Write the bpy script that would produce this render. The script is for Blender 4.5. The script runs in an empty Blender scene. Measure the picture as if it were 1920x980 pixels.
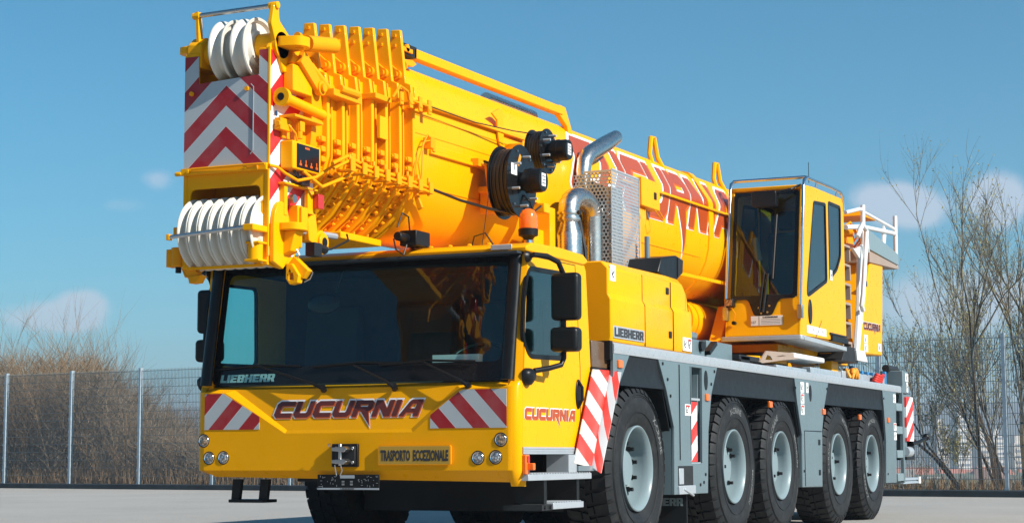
import bpy, bmesh, math, random
from mathutils import Vector, Matrix
from mathutils.geometry import tessellate_polygon
R = math.radians
scene = bpy.context.scene
COL = scene.collection

# ------------------------------------------------------------ camera
cd = bpy.data.cameras.new('camera'); cam = bpy.data.objects.new('camera', cd); COL.objects.link(cam)
yaw, pit, rol, fpx = -0.4234, 0.1064, -0.0037, 3417.4
fw = Vector((math.sin(yaw) * math.cos(pit), math.cos(yaw) * math.cos(pit), math.sin(pit)))
rt = Vector((math.cos(yaw), -math.sin(yaw), 0)); up = rt.cross(fw)
r2 = math.cos(rol) * rt + math.sin(rol) * up; u2 = -math.sin(rol) * rt + math.cos(rol) * up
CAMLOC = Vector((6.5974, -11.8876, 0.7874))
cam.matrix_world = Matrix(((r2.x, u2.x, -fw.x, CAMLOC.x), (r2.y, u2.y, -fw.y, CAMLOC.y), (r2.z, u2.z, -fw.z, CAMLOC.z), (0, 0, 0, 1)))
cd.sensor_width = 36.0; cd.sensor_fit = 'HORIZONTAL'; cd.lens = fpx / 1920 * 36
cd.clip_start = 0.1; cd.clip_end = 20000
scene.camera = cam

# ------------------------------------------------------------ sky, sun, exposure
SUN_AZ_FRONT, SUN_EL = R(10), R(34)      # towards the vehicle's left side, a little to its front
S = Vector((math.cos(SUN_EL) * math.cos(SUN_AZ_FRONT), -math.cos(SUN_EL) * math.sin(SUN_AZ_FRONT), math.sin(SUN_EL)))
world = bpy.data.worlds.new('World'); scene.world = world; world.use_nodes = True
wt = world.node_tree; wt.nodes.clear()
def wn(t, **k):
    n = wt.nodes.new(t)
    for a, b in k.items(): setattr(n, a, b)
    return n
out = wn('ShaderNodeOutputWorld'); bg = wn('ShaderNodeBackground'); bg.inputs['Strength'].default_value = 0.058
sky = wn('ShaderNodeTexSky', sky_type='NISHITA'); sky.sun_disc = False
sky.sun_elevation = SUN_EL; sky.sun_rotation = math.atan2(S.x, S.y)
sky.altitude = 400; sky.air_density = 1.0; sky.dust_density = 0.35; sky.ozone_density = 2.5
hsv = wn('ShaderNodeHueSaturation'); hsv.inputs['Saturation'].default_value = 1.22; hsv.inputs['Hue'].default_value = 0.478
tint = wn('ShaderNodeMix', data_type='RGBA', blend_type='MULTIPLY'); tint.inputs['Factor'].default_value = 1; tint.inputs[7].default_value = (.46, .95, 1.12, 1)
wt.links.new(sky.outputs[0], hsv.inputs['Color']); wt.links.new(hsv.outputs[0], tint.inputs[6])
# low fair-weather clouds: a noise field over the directions of the sky, in a belt above the horizon
tc = wn('ShaderNodeTexCoord'); sep = wn('ShaderNodeSeparateXYZ'); wt.links.new(tc.outputs['Generated'], sep.inputs[0])
def wm(op, a, b=None, c=None):
    n = wn('ShaderNodeMath', operation=op)
    for i, v in enumerate((a, b, c)):
        if v is None: continue
        if isinstance(v, (int, float)): n.inputs[i].default_value = v
        else: wt.links.new(v, n.inputs[i])
    return n.outputs[0]
def pixdir(x, y):
    d = fw + r2 * (x - 960) / fpx - u2 * (y - 490) / fpx
    return d.normalized()
noi = wn('ShaderNodeTexNoise'); noi.inputs['Scale'].default_value = 26; noi.inputs['Detail'].default_value = 7; noi.inputs['Roughness'].default_value = 0.62
wt.links.new(tc.outputs['Generated'], noi.inputs['Vector'])
nv = noi.outputs[0]
puffs = [(150, 580, .013, .010, 1.7), (60, 597, .024, .009, .8), (1672, 382, .019, .011, 1.5), (1740, 398, .016, .009, .8), (1870, 378, .014, .013, 1.5),
         (300, 335, .012, .007, .5), (1880, 560, .045, .02, .5), (1720, 590, .05, .022, .45), (230, 385, .02, .006, .35)]
tot = None
for px_, py_, sx, sy, amp in puffs:
    d = pixdir(px_, py_)
    h = Vector((d.y, -d.x, 0)).normalized(); v = h.cross(d)
    dots = []
    for axv, sg in ((h, sx), (v, sy)):
        dn = wn('ShaderNodeVectorMath', operation='DOT_PRODUCT'); wt.links.new(tc.outputs['Generated'], dn.inputs[0]); dn.inputs[1].default_value = axv / sg
        dots.append(wm('POWER', wm('ABSOLUTE', dn.outputs['Value']), 2.0))
    fr = wn('ShaderNodeVectorMath', operation='DOT_PRODUCT'); wt.links.new(tc.outputs['Generated'], fr.inputs[0]); fr.inputs[1].default_value = d
    g = wm('MULTIPLY', wm('EXPONENT', wm('MULTIPLY', wm('ADD', dots[0], dots[1]), -1.0)), wm('MULTIPLY', wm('GREATER_THAN', fr.outputs['Value'], 0.0), amp))
    tot = g if tot is None else wm('ADD', tot, g)
# the same kind of puffs drift in a belt above the horizon all the way round
no2 = wn('ShaderNodeTexNoise'); no2.inputs['Scale'].default_value = 7; no2.inputs['Detail'].default_value = 2
wt.links.new(tc.outputs['Generated'], no2.inputs['Vector'])
belt = wm('MULTIPLY', wm('MAXIMUM', wm('SUBTRACT', 1.0, wm('ABSOLUTE', wm('MULTIPLY', wm('SUBTRACT', sep.outputs[2], .12), 9.0))), 0.0), wm('MAXIMUM', wm('MULTIPLY', wm('SUBTRACT', no2.outputs[0], .66), 8.0), 0.0))
tot = wm('ADD', tot, belt)
cl = wm('MULTIPLY', wm('ADD', tot, wm('MULTIPLY', wm('SUBTRACT', nv, 0.5), wm('MULTIPLY', tot, 2.6))), 1.0)
ramp = wn('ShaderNodeMapRange', interpolation_type='SMOOTHSTEP'); ramp.inputs['From Min'].default_value = .18; ramp.inputs['From Max'].default_value = .80; ramp.inputs['To Max'].default_value = .62
wt.links.new(cl, ramp.inputs['Value'])
mixc = wn('ShaderNodeMix', data_type='RGBA'); wt.links.new(ramp.outputs[0], mixc.inputs['Factor'])
wt.links.new(tint.outputs[2], mixc.inputs[6]); mixc.inputs[7].default_value = (7.6, 7.9, 8.9, 1)
wt.links.new(mixc.outputs[2], bg.inputs['Color']); wt.links.new(bg.outputs[0], out.inputs[0])

sl = bpy.data.lights.new('sun', 'SUN'); sun = bpy.data.objects.new('sun', sl); COL.objects.link(sun)
sl.energy = 4.2; sl.angle = R(0.5); sl.color = (1.0, 0.95, 0.87)
sun.rotation_euler = (-S).to_track_quat('-Z', 'Y').to_euler(); sun.location = (30, -20, 30)
scene.view_settings.view_transform = 'Standard'; scene.view_settings.look = 'None'
scene.view_settings.exposure = 0.82; scene.view_settings.gamma = 1.0; scene.view_settings.use_curve_mapping = False
scene.render.engine = 'CYCLES'
scene.cycles.max_bounces = 8; scene.cycles.transparent_max_bounces = 24; scene.cycles.caustics_reflective = False; scene.cycles.caustics_refractive = False

# ------------------------------------------------------------ materials
MATS = {}
def nt_of(name):
    m = bpy.data.materials.new(name); m.use_nodes = True; MATS[name] = m
    t = m.node_tree; b = t.nodes['Principled BSDF']
    return m, t, b
class NT:
    """small wrapper for building node maths"""
    def __init__(s, t): s.t = t
    def n(s, ty, **k):
        x = s.t.nodes.new(ty)
        for a, b in k.items(): setattr(x, a, b)
        return x
    def l(s, a, b): s.t.links.new(a, b)
    def m(s, op, *v, clamp=False):
        x = s.n('ShaderNodeMath', operation=op); x.use_clamp = clamp
        for i, a in enumerate(v):
            if isinstance(a, (int, float)): x.inputs[i].default_value = a
            else: s.l(a, x.inputs[i])
        return x.outputs[0]
    def xyz(s, kind='Object'):
        c = s.n('ShaderNodeTexCoord'); p = s.n('ShaderNodeSeparateXYZ'); s.l(c.outputs[kind], p.inputs[0]); return c.outputs[kind], p.outputs
    def noise(s, scale, detail=4, rough=.55, vec=None):
        x = s.n('ShaderNodeTexNoise'); x.inputs['Scale'].default_value = scale; x.inputs['Detail'].default_value = detail; x.inputs['Roughness'].default_value = rough
        if vec is not None: s.l(vec, x.inputs['Vector'])
        return x.outputs[0]
    def ramp(s, v, a, b, lo=0., hi=1.):
        x = s.n('ShaderNodeMapRange'); x.inputs[1].default_value = a; x.inputs[2].default_value = b; x.inputs[3].default_value = lo; x.inputs[4].default_value = hi
        s.l(v, x.inputs[0]); return x.outputs[0]
    def mix(s, f, a, b):
        x = s.n('ShaderNodeMix', data_type='RGBA')
        for sock, v in ((x.inputs['Factor'], f), (x.inputs[6], a), (x.inputs[7], b)):
            if isinstance(v, (int, float)): sock.default_value = v
            elif isinstance(v, tuple): sock.default_value = (*v, 1)
            else: s.l(v, sock)
        return x.outputs[2]
    def bump(s, h, strength, dist, bsdf):
        x = s.n('ShaderNodeBump'); x.inputs['Strength'].default_value = strength; x.inputs['Distance'].default_value = dist
        s.l(h, x.inputs['Height']); s.l(x.outputs[0], bsdf.inputs['Normal'])
def mat(name, col, rough=.5, metal=0., spec=.5, coat=0., var=.06, nscale=3., dirt=None, bump=0., bscale=200.):
    m, t, b = nt_of(name); w = NT(t)
    b.inputs['Roughness'].default_value = rough; b.inputs['Metallic'].default_value = metal
    b.inputs['Specular IOR Level'].default_value = spec; b.inputs['Coat Weight'].default_value = coat; b.inputs['Coat Roughness'].default_value = .06
    v, p = w.xyz()
    n = w.noise(nscale, 5, .6, v)
    lo = tuple(c * (1 - var) for c in col); hi = tuple(min(1, c * (1 + var)) for c in col)
    c = w.mix(w.ramp(n, .3, .7), lo, hi)
    if dirt:
        n2 = w.noise(dirt[1], 8, .7, v)
        c = w.mix(w.ramp(n2, dirt[2], dirt[3]), c, dirt[0])
    w.l(c, b.inputs['Base Color'])
    w.l(w.ramp(w.noise(nscale * 4, 4, .6, v), .3, .7, rough * .85, min(1, rough * 1.15)), b.inputs['Roughness'])
    if bump: w.bump(w.noise(bscale, 3, .6, v), bump, .002, b)
    return m
YEL = (0.88, 0.388, 0.0010)
mat('yellow_paint', YEL, .30, spec=.08, coat=.06, var=.03)
mat('yellow_cast', (0.86, 0.325, 0.0012), .42, spec=.15, var=.05, bump=.08, bscale=90)
mat('grey_paint', (0.130, 0.182, 0.20), .38, coat=.25, var=.04, dirt=((.13, .16, .17), 5, .58, .8))
mat('rim_grey', (0.20, 0.265, 0.285), .36, spec=.3, coat=.1, var=.03)
mat('rubber', (0.012, 0.0135, 0.015), .62, spec=.3, var=.25, nscale=6, dirt=((.040, .040, .039), 9, .52, .85), bump=.15, bscale=120)
mat('rubber_mark', (0.16, 0.165, 0.165), .8, var=.2, nscale=20)
mat('flap_black', (0.009, 0.011, 0.013), .5, spec=.3, var=.15, bump=.1, bscale=150)
mat('black_plastic', (0.006, 0.0065, 0.007), .40, spec=.3, var=.1, bump=.05, bscale=300)
mat('black_gloss', (0.008, 0.008, 0.009), .22, spec=.3, coat=.0, var=.1)
mat('dark_steel', (0.02, 0.021, 0.022), .55, metal=.3, var=.3)
mat('sheave_white', (0.62, 0.59, 0.52), .42, var=.03, dirt=((.55, .5, .42), 7, .6, .85))
mat('aluminium', (0.46, 0.50, 0.53), .36, metal=.35, var=.05, nscale=12)
mat('chrome', (0.75, 0.76, 0.78), .13, metal=1., var=.02)
mat('exhaust_steel', (0.66, 0.62, 0.57), .27, metal=1., var=.08, nscale=9, bump=.03, bscale=25)
mat('bolt_steel', (0.5, 0.5, 0.5), .3, metal=1., var=.1)
mat('white_paint', (0.74, 0.75, 0.75), .4, coat=.2, var=.03)
mat('beige_paint', (0.34, 0.25, 0.19), .45, var=.06)
mat('brown_smoke', (0.13, 0.075, 0.04), .25, coat=.3, var=.15)
mat('sticker_white', (0.80, 0.80, 0.78), .4, var=.02)
mat('sticker_ink', (0.03, 0.03, 0.035), .5)
mat('sticker_red', (0.55, 0.05, 0.04), .5)
mat('logo_dark_red', (0.11, 0.018, 0.012), .4, var=.05)
mat('logo_brick', (0.42, 0.062, 0.008), .35, coat=.2, var=.05)
mat('logo_orange', (0.60, 0.10, 0.008), .4, var=.05)
mat('logo_white', (0.85, 0.85, 0.85), .4, var=.02)
mat('plate_ochre', (0.46, 0.27, 0.03), .45, var=.06)
mat('dash_grey', (0.07, 0.10, 0.10), .7, var=.1)
mat('seat_fabric', (0.035, 0.045, 0.05), .85, var=.2)
mat('cab_liner', (0.05, 0.06, 0.06), .8, var=.1)
mat('headliner', (0.02, 0.03, 0.04), .8, var=.1)
mat('blue_plastic', (0.03, 0.22, 0.5), .4, var=.1)
mat('red_strap', (0.6, 0.03, 0.02), .6, var=.15)
mat('orange_rope', (0.8, 0.32, 0.02), .6, var=.15)
mat('lens_amber', (0.85, 0.16, 0.01), .12, coat=.5, var=.1, nscale=60)
mat('lens_red', (0.5, 0.02, 0.01), .2, coat=.4, var=.1)
mat('cable_black', (0.012, 0.012, 0.012), .35)
mat('logo_teal', (0.25, 0.5, 0.46), .35, metal=.3)
mat('galvanised', (0.40, 0.47, 0.52), .45, metal=.35, var=.12, nscale=14)
mat('wire_green', (0.22, 0.25, 0.25), .5, metal=.2, var=.1)
mat('kerb_dark', (0.035, 0.045, 0.05), .8, var=.3, nscale=4)
mat('bark', (0.085, 0.062, 0.045), .85, var=.35, nscale=8)
mat('bark_pale', (0.15, 0.125, 0.085), .85, var=.35, nscale=8)
mat('twig_brown', (0.175, 0.112, 0.058), .85, var=.4, nscale=5)
mat('twig_grey', (0.155, 0.118, 0.08), .85, var=.4, nscale=5)
mat('bud_green', (0.22, 0.21, 0.08), .7, var=.3, nscale=5)
mat('far_concrete', (0.55, 0.50, 0.45), .7, var=.1, nscale=.05)
mat('far_pink', (0.55, 0.33, 0.26), .7, var=.1, nscale=.05)
mat('far_white', (0.60, 0.58, 0.55), .7, var=.1, nscale=.05)
mat('far_window', (0.20, 0.22, 0.25), .3, var=.2, nscale=.1)
mat('blocker_cladding', (0.075, 0.085, 0.095), .55, var=.15, nscale=.3)  # dark walls of the added hall that blocks low sky
mat('blocker_pale', (0.35, 0.36, 0.36), .5, var=.1, nscale=.3)
mat('far_roof', (0.42, 0.15, 0.09), .8, var=.2, nscale=.1)
mat('hill_wood', (0.055, 0.075, 0.05), .9, var=.4, nscale=.01)

def glass_mat(name, tint, ior=1.5, boost=0.0):
    m, t, b = nt_of(name); w = NT(t)
    o = t.nodes['Material Output']; t.nodes.remove(b)
    tr = w.n('ShaderNodeBsdfTransparent'); tr.inputs[0].default_value = (*tint, 1)
    gl = w.n('ShaderNodeBsdfGlossy'); gl.inputs['Roughness'].default_value = .015; gl.inputs['Color'].default_value = (.95, .97, 1, 1)
    lw = w.n('ShaderNodeLayerWeight'); lw.inputs[0].default_value = .5
    f = w.m('ADD', w.m('MULTIPLY', w.m('POWER', lw.outputs['Facing'], 5.0), .9), .05 + boost, clamp=True)
    mx = w.n('ShaderNodeMixShader'); w.l(f, mx.inputs[0]); w.l(tr.outputs[0], mx.inputs[1]); w.l(gl.outputs[0], mx.inputs[2]); w.l(mx.outputs[0], o.inputs[0])
glass_mat('glass_windscreen', (.66, .90, .88))
glass_mat('glass_side', (.62, .90, .90), boost=.02)
glass_mat('glass_crane', (.40, .58, .58), boost=.01)
def lens_mat(name, tint):
    m, t, b = nt_of(name); w = NT(t)
    v, p = w.xyz()
    b.inputs['Roughness'].default_value = .08; b.inputs['Metallic'].default_value = .6
    n = w.n('ShaderNodeTexVoronoi'); n.inputs['Scale'].default_value = 55; w.l(v, n.inputs['Vector'])
    w.l(w.mix(w.ramp(n.outputs[0], .1, .6), tint, tuple(c * .25 for c in tint)), b.inputs['Base Color'])
    b.inputs['Coat Weight'].default_value = 1; w.bump(n.outputs[0], .5, .01, b)
lens_mat('lens_clear', (.85, .87, .9)); lens_mat('lens_clear_amber', (.85, .6, .4))

def stripe_mat(name, expr, period, phase=0., red=(.33, .006, .010), white=(.43, .47, .49), duty=.5, honey=True):  # default red and white are darkened as if in shade, for forward-facing panels
    """red / white reflective film; expr(w, xyz) gives the coordinate in metres across the stripes"""
    m, t, b = nt_of(name); w = NT(t)
    v, p = w.xyz()
    e = expr(w, p)
    fr = w.m('FRACT', w.m('ADD', w.m('DIVIDE', e, period), phase + 50))
    f = w.ramp(fr, duty - .004, duty + .004)
    edge = w.m('LESS_THAN', w.m('ABSOLUTE', w.m('SUBTRACT', fr, duty)), .007)
    c = w.mix(f, red, white)
    c = w.mix(w.m('MULTIPLY', edge, .8), c, (.75, .72, .7))
    n = w.noise(5, 5, .6, v); c = w.mix(w.ramp(n, .45, .8, 0, .18), c, (.35, .33, .32))
    w.l(c, b.inputs['Base Color']); b.inputs['Roughness'].default_value = .4; b.inputs['Coat Weight'].default_value = .1
    vo = w.n('ShaderNodeTexVoronoi'); vo.inputs['Scale'].default_value = 85; vo.inputs['Randomness'].default_value = .1; w.l(v, vo.inputs['Vector'])
    w.bump(vo.outputs[0], .25, .002, b)
    return m
XC = -0.06
stripe_mat('chevron_head_shaded', lambda w, p: w.m('ADD', p[2], w.m('MULTIPLY', w.m('ABSOLUTE', w.m('SUBTRACT', p[0], -.065)), .9)), .276, phase=-(3.12 - .138) / .276 + .5 + .0, duty=.5)
stripe_mat('chevron_head_side_lit', lambda w, p: w.m('SUBTRACT', p[2], w.m('MULTIPLY', p[1], .95)), .30, phase=.35, red=(.62, .012, .018), white=(.72, .72, .72))  # same film as the head front, brightened as if sunlit
stripe_mat('chevron_front_a_shaded', lambda w, p: w.m('SUBTRACT', p[0], w.m('MULTIPLY', p[2], .95)), .272, phase=.27)
stripe_mat('chevron_front_b_shaded', lambda w, p: w.m('ADD', p[0], w.m('MULTIPLY', p[2], .95)), .272, phase=.05)
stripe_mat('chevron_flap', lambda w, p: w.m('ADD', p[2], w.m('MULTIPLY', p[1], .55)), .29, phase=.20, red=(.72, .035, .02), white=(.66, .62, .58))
stripe_mat('chevron_flange', lambda w, p: w.m('ADD', p[2], w.m('MULTIPLY', p[0], 3.2)), .34, phase=.1, red=(.72, .035, .02))  # keeps the shade-darkened white
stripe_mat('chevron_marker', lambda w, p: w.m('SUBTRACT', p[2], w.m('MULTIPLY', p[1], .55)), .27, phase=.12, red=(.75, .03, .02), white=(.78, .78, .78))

def perforated(name, pitch, rad, ax=(1, 2)):
    m, t, b = nt_of(name); w = NT(t)
    v, p = w.xyz()
    b.inputs['Base Color'].default_value = (.36, .39, .41, 1); b.inputs['Metallic'].default_value = .3; b.inputs['Roughness'].default_value = .38
    u_, v_ = p[ax[0]], p[ax[1]]
    def grid(du, dv):
        a = w.m('SUBTRACT', w.m('FRACT', w.m('ADD', w.m('DIVIDE', u_, pitch), 50 + du)), .5)
        c = w.m('MULTIPLY', w.m('SUBTRACT', w.m('FRACT', w.m('ADD', w.m('DIVIDE', v_, pitch * 1.732), 50 + dv)), .5), 1.732)
        return w.m('SQRT', w.m('ADD', w.m('MULTIPLY', a, a), w.m('MULTIPLY', c, c)))
    hole = w.m('LESS_THAN', w.m('MINIMUM', grid(0, 0), grid(.5, .5)), rad)
    o = t.nodes['Material Output']; tr = w.n('ShaderNodeBsdfTransparent'); mx = w.n('ShaderNodeMixShader')
    w.l(hole, mx.inputs[0]); w.l(b.outputs[0], mx.inputs[1]); w.l(tr.outputs[0], mx.inputs[2]); w.l(mx.outputs[0], o.inputs[0])
perforated('perforated_front', .036, .33, (0, 2)); perforated('perforated_side', .034, .24, (1, 2))
perforated('plate_slots', .05, .18, (0, 2))

# ground
m, t, b = nt_of('asphalt'); w = NT(t); v, p = w.xyz()
g1 = w.noise(.35, 6, .6, v); g2 = w.noise(90, 3, .7, v); g3 = w.noise(1.7, 5, .6, v)
c = w.mix(w.ramp(g1, .35, .65), (.245, .231, .21), (.33, .31, .285))
c = w.mix(w.ramp(g2, .35, .7, 0, .75), c, (.50, .48, .44)); c = w.mix(w.ramp(g2, .55, .3, 0, .4), c, (.13, .125, .12))
g4 = w.noise(28, 4, .7, v); c = w.mix(w.ramp(g4, .56, .75, 0, .4), c, (.17, .163, .15))
g5 = w.noise(210, 2, .5, v); c = w.mix(w.ramp(g5, .64, .70, 0, .7), c, (.55, .53, .5))
c = w.mix(w.ramp(g3, .62, .8, 0, .35), c, (.22, .21, .195))
w.l(c, b.inputs['Base Color']); b.inputs['Roughness'].default_value = .9; w.bump(g2, .5, .006, b)
m, t, b = nt_of('scrub_ground'); w = NT(t); v, p = w.xyz()
g1 = w.noise(.8, 6, .65, v); g2 = w.noise(14, 5, .7, v)
c = w.mix(w.ramp(g1, .35, .65), (.17, .125, .065), (.12, .11, .05)); c = w.mix(w.ramp(g2, .4, .7), c, (.22, .18, .11))
w.l(c, b.inputs['Base Color']); b.inputs['Roughness'].default_value = .95
m, t, b = nt_of('valley_ground'); w = NT(t); v, p = w.xyz()
c = w.mix(w.ramp(w.noise(.006, 7, .65, v), .4, .6), (.09, .11, .05), (.15, .13, .08)); w.l(c, b.inputs['Base Color']); b.inputs['Roughness'].default_value = .95

# ------------------------------------------------------------ mesh helpers
def M(n): return MATS[n]
class MB:
    def __init__(s): s.v = []; s.f = []; s.sm = []
    def add(s, vs, fs, smooth=False):
        o = len(s.v); s.v += [tuple(a) for a in vs]
        for f in fs: s.f.append([i + o for i in f])
        return s
    def box(s, x0, x1, y0, y1, z0, z1):
        vs = [(x0, y0, z0), (x1, y0, z0), (x1, y1, z0), (x0, y1, z0), (x0, y0, z1), (x1, y0, z1), (x1, y1, z1), (x0, y1, z1)]
        return s.add(vs, [(0, 3, 2, 1), (4, 5, 6, 7), (0, 1, 5, 4), (1, 2, 6, 5), (2, 3, 7, 6), (3, 0, 4, 7)])
    def obox(s, c, ux, uy, uz, hx, hy, hz):
        c = Vector(c); ux, uy, uz = Vector(ux), Vector(uy), Vector(uz)
        vs = [c + ux * hx * a + uy * hy * b_ + uz * hz * d for d in (-1, 1) for a, b_ in ((-1, -1), (1, -1), (1, 1), (-1, 1))]
        return s.add(vs, [(0, 3, 2, 1), (4, 5, 6, 7), (0, 1, 5, 4), (1, 2, 6, 5), (2, 3, 7, 6), (3, 0, 4, 7)])
    def prism(s, poly, ax, a, b, holes=()):
        def P(p, d):
            return (d, p[0], p[1]) if ax == 'x' else ((p[0], d, p[1]) if ax == 'y' else (p[0], p[1], d))
        n = len(poly)
        if not holes:
            vs = [P(p, a) for p in poly] + [P(p, b) for p in poly]
            return s.add(vs, [tuple(range(n))[::-1], tuple(range(n, 2 * n))] + [(i, (i + 1) % n, (i + 1) % n + n, i + n) for i in range(n)])
        loops = [list(poly)] + [list(h) for h in holes]
        flat = [p for l in loops for p in l]
        tri = tessellate_polygon([[Vector((p[0], p[1], 0)) for p in l] for l in loops])
        N = len(flat); vs = [P(p, a) for p in flat] + [P(p, b) for p in flat]
        fs = [tuple(t_) for t_ in tri] + [tuple(i + N for i in t_[::-1]) for t_ in tri]
        o = 0
        for l in loops:
            k = len(l); fs += [(o + i, o + (i + 1) % k, o + (i + 1) % k + N, o + i + N) for i in range(k)]; o += k
        return s.add(vs, fs)
    def loft(s, rings, closed=True, caps=True):
        n = len(rings[0]); vs = [p for r_ in rings for p in r_]; fs = []
        for i in range(len(rings) - 1):
            for j in range(n if closed else n - 1):
                k = (j + 1) % n; fs.append((i * n + j, i * n + k, (i + 1) * n + k, (i + 1) * n + j))
        if caps and closed: fs += [tuple(range(n))[::-1], tuple(range((len(rings) - 1) * n, len(rings) * n))]
        return s.add(vs, fs)
    def cyl(s, p0, p1, r, n=16, r1=None, caps=True):
        p0, p1 = Vector(p0), Vector(p1); d = (p1 - p0).normalized()
        a = d.orthogonal().normalized(); b = d.cross(a); r1 = r if r1 is None else r1
        rg = [[p + (a * math.cos(2 * math.pi * i / n) + b * math.sin(2 * math.pi * i / n)) * q for i in range(n)] for p, q in ((p0, r), (p1, r1))]
        return s.loft(rg, True, caps)
    def tube(s, path, r, n=8, taper=None):
        path = [Vector(p) for p in path]; rings = []
        a = None
        for i, p in enumerate(path):
            d = (path[min(i + 1, len(path) - 1)] - path[max(i - 1, 0)]).normalized()
            a = d.orthogonal().normalized() if a is None else (a - d * a.dot(d)).normalized()
            b = d.cross(a); q = r if taper is None else r * taper[i]
            rings.append([p + (a * math.cos(2 * math.pi * k / n) + b * math.sin(2 * math.pi * k / n)) * q for k in range(n)])
        return s.loft(rings)
    def lathe(s, prof, o, ax, n=32, caps=True):
        o = Vector(o); d = Vector(ax).normalized(); a = d.orthogonal().normalized(); b = d.cross(a)
        rings = [[o + d * h + (a * math.cos(2 * math.pi * k / n) + b * math.sin(2 * math.pi * k / n)) * r_ for k in range(n)] for r_, h in prof]
        return s.loft(rings, True, caps)
    def sphere(s, c, r, n=12, m=8, sc=(1, 1, 1)):
        c = Vector(c); rings = []
        for i in range(m + 1):
            t_ = math.pi * i / m; q = max(math.sin(t_), .001)
            rings.append([c + Vector((q * math.cos(2 * math.pi * k / n) * sc[0], q * math.sin(2 * math.pi * k / n) * sc[1], math.cos(t_) * sc[2])) * r for k in range(n)])
        return s.loft(rings)
    def quad(s, *p): return s.add(p, [tuple(range(len(p)))])
    def mesh(s, name, material, smooth=35, recalc=True):
        me = bpy.data.meshes.new(name); me.from_pydata(s.v, [], s.f)
        if recalc:
            bm = bmesh.new(); bm.from_mesh(me); bmesh.ops.recalc_face_normals(bm, faces=bm.faces); bm.to_mesh(me); bm.free()
        if smooth:
            me.polygons.foreach_set('use_smooth', [True] * len(me.polygons)); me.set_sharp_from_angle(angle=R(smooth))
        me.materials.append(M(material)); me.update()
        return me
    def build(s, name, material, parent=None, smooth=35, bevel=0., seg=2, recalc=True):
        o = bpy.data.objects.new(name, s.mesh(name, material, smooth, recalc)); COL.objects.link(o)
        if parent: o.parent = parent
        if bevel:
            bv = o.modifiers.new('bevel', 'BEVEL'); bv.width = bevel; bv.segments = seg; bv.limit_method = 'ANGLE'; bv.angle_limit = R(28); bv.harden_normals = False
        return o
def share(src, parent, name=None, loc=None, rot=None):
    o = src.copy(); COL.objects.link(o); o.parent = parent
    if loc is not None: o.location = loc
    if rot is not None: o.rotation_euler = rot
    return o
def empty(name, loc=(0, 0, 0), parent=None, size=.3):
    e = bpy.data.objects.new(name, None); COL.objects.link(e); e.location = loc; e.empty_display_size = size
    if parent: e.parent = parent
    return e
def tag(o, label=None, cat=None, group=None, kind=None):
    if label: o['label'] = label
    if cat: o['category'] = cat
    if group: o['group'] = group
    if kind: o['kind'] = kind
    return o
def arc(c, r, a0, a1, n, ax='x', off=0.):
    res = []
    for i in range(n + 1):
        a = a0 + (a1 - a0) * i / n
        p = (c[0] + r * math.cos(a), c[1] + r * math.sin(a)); res.append(p)
    return res
def rrect(u0, u1, v0, v1, r, n=4):
    pts = []
    for cx, cy, a in ((u1 - r, v1 - r, 0), (u0 + r, v1 - r, 90), (u0 + r, v0 + r, 180), (u1 - r, v0 + r, 270)):
        pts += arc((cx, cy), r, R(a), R(a + 90), n)
    return pts
def rpoly(pts, r, n=3):
    """polygon with rounded corners"""
    res = []; N = len(pts)
    for i in range(N):
        p = Vector(pts[i]).to_2d() if len(pts[i]) > 2 else Vector(pts[i]); a = Vector(pts[i - 1]); b = Vector(pts[(i + 1) % N])
        da, db = (a - p), (b - p); q = min(r, da.length * .45, db.length * .45)
        s0, s1 = p + da.normalized() * q, p + db.normalized() * q
        for k in range(n + 1):
            t_ = k / n; res.append(tuple((1 - t_) ** 2 * s0 + 2 * t_ * (1 - t_) * p + t_ * t_ * s1))
    return res
def mirx(x): return 2 * XC - x

# ------------------------------------------------------------ lettering
def offset_poly(pts, d):
    n = len(pts); area = sum(pts[i][0] * pts[(i + 1) % n][1] - pts[(i + 1) % n][0] * pts[i][1] for i in range(n))
    sg = 1 if area > 0 else -1; res = []
    for i in range(n):
        p0, p1, p2 = Vector(pts[i - 1]), Vector(pts[i]), Vector(pts[(i + 1) % n])
        e0, e1 = (p1 - p0).normalized(), (p2 - p1).normalized()
        n0, n1 = Vector((e0.y, -e0.x)) * sg, Vector((e1.y, -e1.x)) * sg
        b = n0 + n1; L = max(b.length_squared / 2, .18)
        res.append(tuple(p1 + b * d / L))
    return res
GL = {  # glyphs: outer loop, holes, advance
 'C': ([(.16, 0), (1, 0), (1, .27), (.34, .27), (.28, .33), (.28, .67), (.34, .73), (1, .73), (1, 1), (.16, 1), (0, .84), (0, .16)], [], 1.1),
 'U': ([(0, 1), (0, .16), (.16, 0), (.84, 0), (1, .16), (1, 1), (.72, 1), (.72, .33), (.66, .27), (.34, .27), (.28, .33), (.28, 1)], [], 1.1),
 'R': ([(0, 0), (.28, 0), (.28, .36), (.40, .36), (1.16, -.52), (.84, .30), (1, .42), (1, .86), (.86, 1), (0, 1)], [[(.28, .60), (.72, .60), (.72, .76), (.28, .76)]], 1.1),
 'N': ([(0, 0), (.28, 0), (.28, .56), (.66, 0), (1, 0), (1, 1), (.72, 1), (.72, .44), (.34, 1), (0, 1)], [], 1.1),
 'I': ([(0, 0), (.28, 0), (.28, 1), (0, 1)], [], .38),
 'A': ([(0, 0), (.28, 0), (.36, .22), (.76, .22), (.76, 0), (1.04, 0), (1.04, 1), (.46, 1), (.36, .92)], [[(.45, .46), (.76, .46), (.76, .76), (.56, .76)]], 1.1)}
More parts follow.
